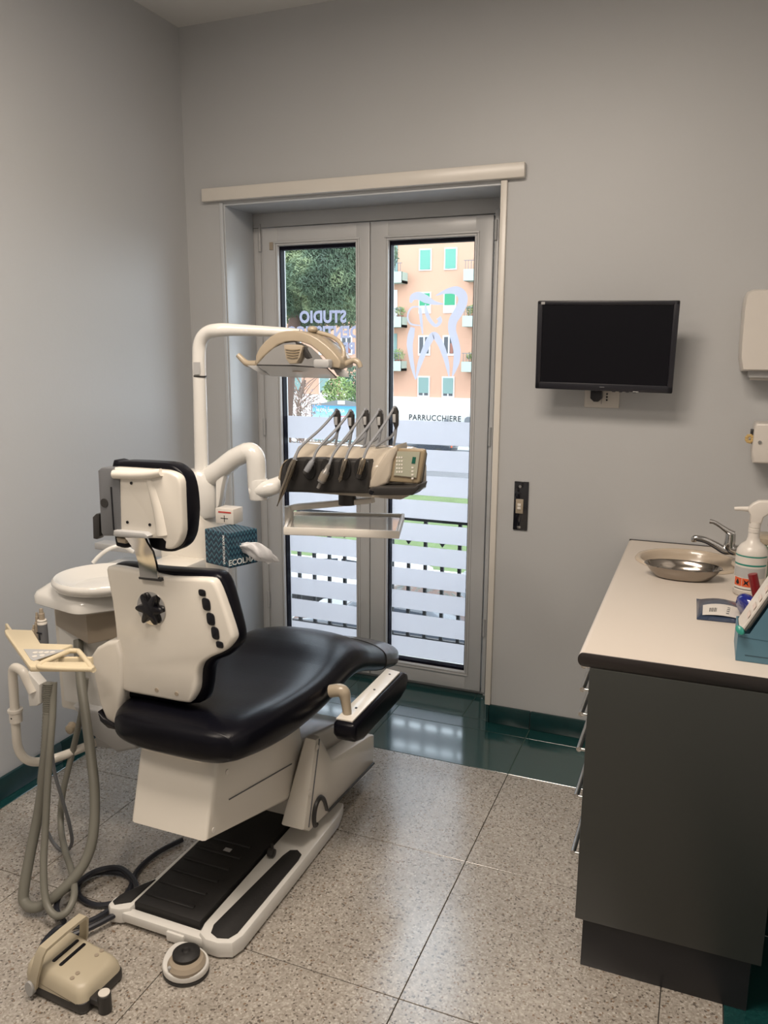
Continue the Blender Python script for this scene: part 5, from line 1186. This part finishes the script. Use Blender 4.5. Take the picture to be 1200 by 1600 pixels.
for k in range(46):
    a = Vector((dx_+rb_.uniform(-.12, .15), 27, rb_.uniform(-2.4, .4))); d = Vector((rb_.uniform(-1, 1), rb_.uniform(-.6, .6), rb_.uniform(.2, 1.1))).normalized()*rb_.uniform(.5, 1.3)
    br.tube([a, a+d*.5+Vector((0, 0, .06)), a+d], [.022, .014, .006], 4, 2)
o_ = P('twigs', br, mat('twig_brown', (.20, .13, .10), .9)); o_['kind'] = 'stuff'
addmesh('dry_leaves', leafmass([((dx_-.3, 27, -.3), (1.0, .8, 1.0)), ((dx_+.5, 27, -1.0), (.8, .8, 1.0)), ((dx_-.2, 27, -1.8), (1.0, .8, .8))], 1100, .045, 1, 8), leafmat('dry_leaf', (.20, .12, .10), (.34, .24, .21), (.46, .38, .34), 2), dt)
def bush(name, label, x, y, r_, yy, n, seed, m):
    c_ = at(x, y, 1, yy); t = thing(name, label, 'bush', (c_.x, yy, ZG)); P = Part(t)
    P('stem', MB().tube([(c_.x, yy, ZG), (c_.x+.05, yy, (ZG+c_.z)/2), (c_.x, yy, c_.z)], [.08, .06, .03], 8, 3), m_rubber)
    addmesh('foliage', leafmass([(c_, r_)], n, .07, 1, seed), m, t)
m_bush = leafmat('bush_leaves', (.05, .10, .03), (.16, .24, .07), (.34, .38, .15), 1.5)
bush('olive_bush', 'loose yellow green bush behind the billboard crest', 530, 612, (.9, .6, .75), 36, 900, 11, m_bush)
bush('dark_bush', 'dark green bush behind the billboard at its street lamp end', 555, 600, (.7, .6, 1.1), 40, 900, 12, leafmat('dark_bush_leaves', (.02, .05, .03), (.05, .10, .06), (.10, .17, .10), 1.5))
# plants on the balconies
m_pl = leafmat('balcony_plant_leaves', (.08, .14, .05), (.20, .28, .10), (.40, .36, .20), 3)
for i, (x, y, r_, lb) in enumerate(((622, 558, .55, 'green potted shrub on the lowest balcony beside the door stile'), (625, 489, .38, 'low reddish potted plant on the middle balcony beside the door stile'), (738, 488, .50, 'potted plant on the middle balcony towards the monitor'), (738, 560, .42, 'sparse potted plant on the lowest balcony towards the monitor'))):
    c_ = at(x, y, 1, YB2-.6); t = thing('potted_shrub', lb, 'potted plant', (c_.x, YB2-.6, c_.z-.5))
    P = Part(t); P('pot', MB().lathe([(0, -.55), (.16, -.55), (.22, -.2), (.24, -.2), (.24, -.16), (0, -.16)], c_, 14), m_rust)
    addmesh('foliage', leafmass([(c_+Vector((0, 0, r_*.3)), (r_*.9, .4, r_*.7))], 170, .07, 1, 20+i), m_pl, t)
# parked cars seen through the clear strips
def car(name, label, x, y, zr_, body, flip=1):
    t = thing(name, label, 'car', (x, y, ZG)); P = Part(t)
    prof = [(-2.05, .35), (-2.1, .62), (-1.95, .82), (-1.15, .95), (-.55, 1.38), (.15, 1.46), (1.0, 1.42), (1.65, 1.05), (2.0, .95), (2.08, .6), (2.0, .32)]
    P('car_body', MB().prism([Vector((x+flip*a, y-.82, ZG+b_)) for a, b_ in prof], (0, 1.64, 0), .10, 3), body, sharp=40)
    for s_ in (-.835, .815):
        P('side_window', MB().prism([Vector((x+flip*a, y+s_, ZG+b_)) for a, b_ in ((-1.0, .96), (-.50, 1.30), (.1, 1.37), (.1, .96))], (0, .02, 0)), m_pane, sharp=None)
        P('side_window', MB().prism([Vector((x+flip*a, y+s_, ZG+b_)) for a, b_ in ((.2, .96), (.2, 1.37), (.95, 1.33), (1.4, 1.04), (1.4, .96))], (0, .02, 0)), m_pane, sharp=None)
    for wx in (-1.3, 1.3):
        for wy in (-.86, .66): P('wheel', MB().lathe([(0, 0), (.20, 0), (.30, .02), (.31, .10), (.30, .18), (0, .20)], (x+wx, y+wy, ZG+.31), 20, 'Y'), m_rubber)
    for lx in (-2.03, 2.02): P('lamp', MB().box(x+flip*lx-.05, x+flip*lx+.05, y-.74, y-.45, ZG+.62, ZG+.76, .02), m_rs if lx > 0 else m_lgrey)
m_cw = mat('white_car_paint', (.78, .78, .78), .2, coat=.5); m_cd = mat('dark_car_paint', (.03, .035, .045), .15, coat=.6); m_cb = mat('pale_blue_car_paint', (.16, .34, .52), .2, coat=.5); m_cs = mat('silver_car_paint', (.45, .46, .48), .25, .4, coat=.5)
car('parked_car', 'white car parked at the lawn seen through the far door leaf', at(500, 940, 1, 16).x, 17.6, 0, m_cw)
car('parked_car', 'silver car parked at the lawn seen through the near door leaf', at(640, 940, 1, 16).x+2.6, 17.8, 0, m_cs, -1)
car('parked_car', 'dark car in the closer row seen through the near door leaf', at(640, 990, 1, 14).x-.6, 14.6, 0, m_cd)
car('parked_car', 'pale blue car in the closer row seen beside the door frame', at(720, 975, 1, 14).x+3.4, 14.6, 0, m_cb, -1)
car('parked_car', 'dark car parked before the shops across the street', at(660, 700, 1, 46).x, 46, 0, m_cd)
car('parked_car', 'silver car parked before the shops across the street', at(725, 700, 1, 46).x+3.6, 46, 0, m_cs)
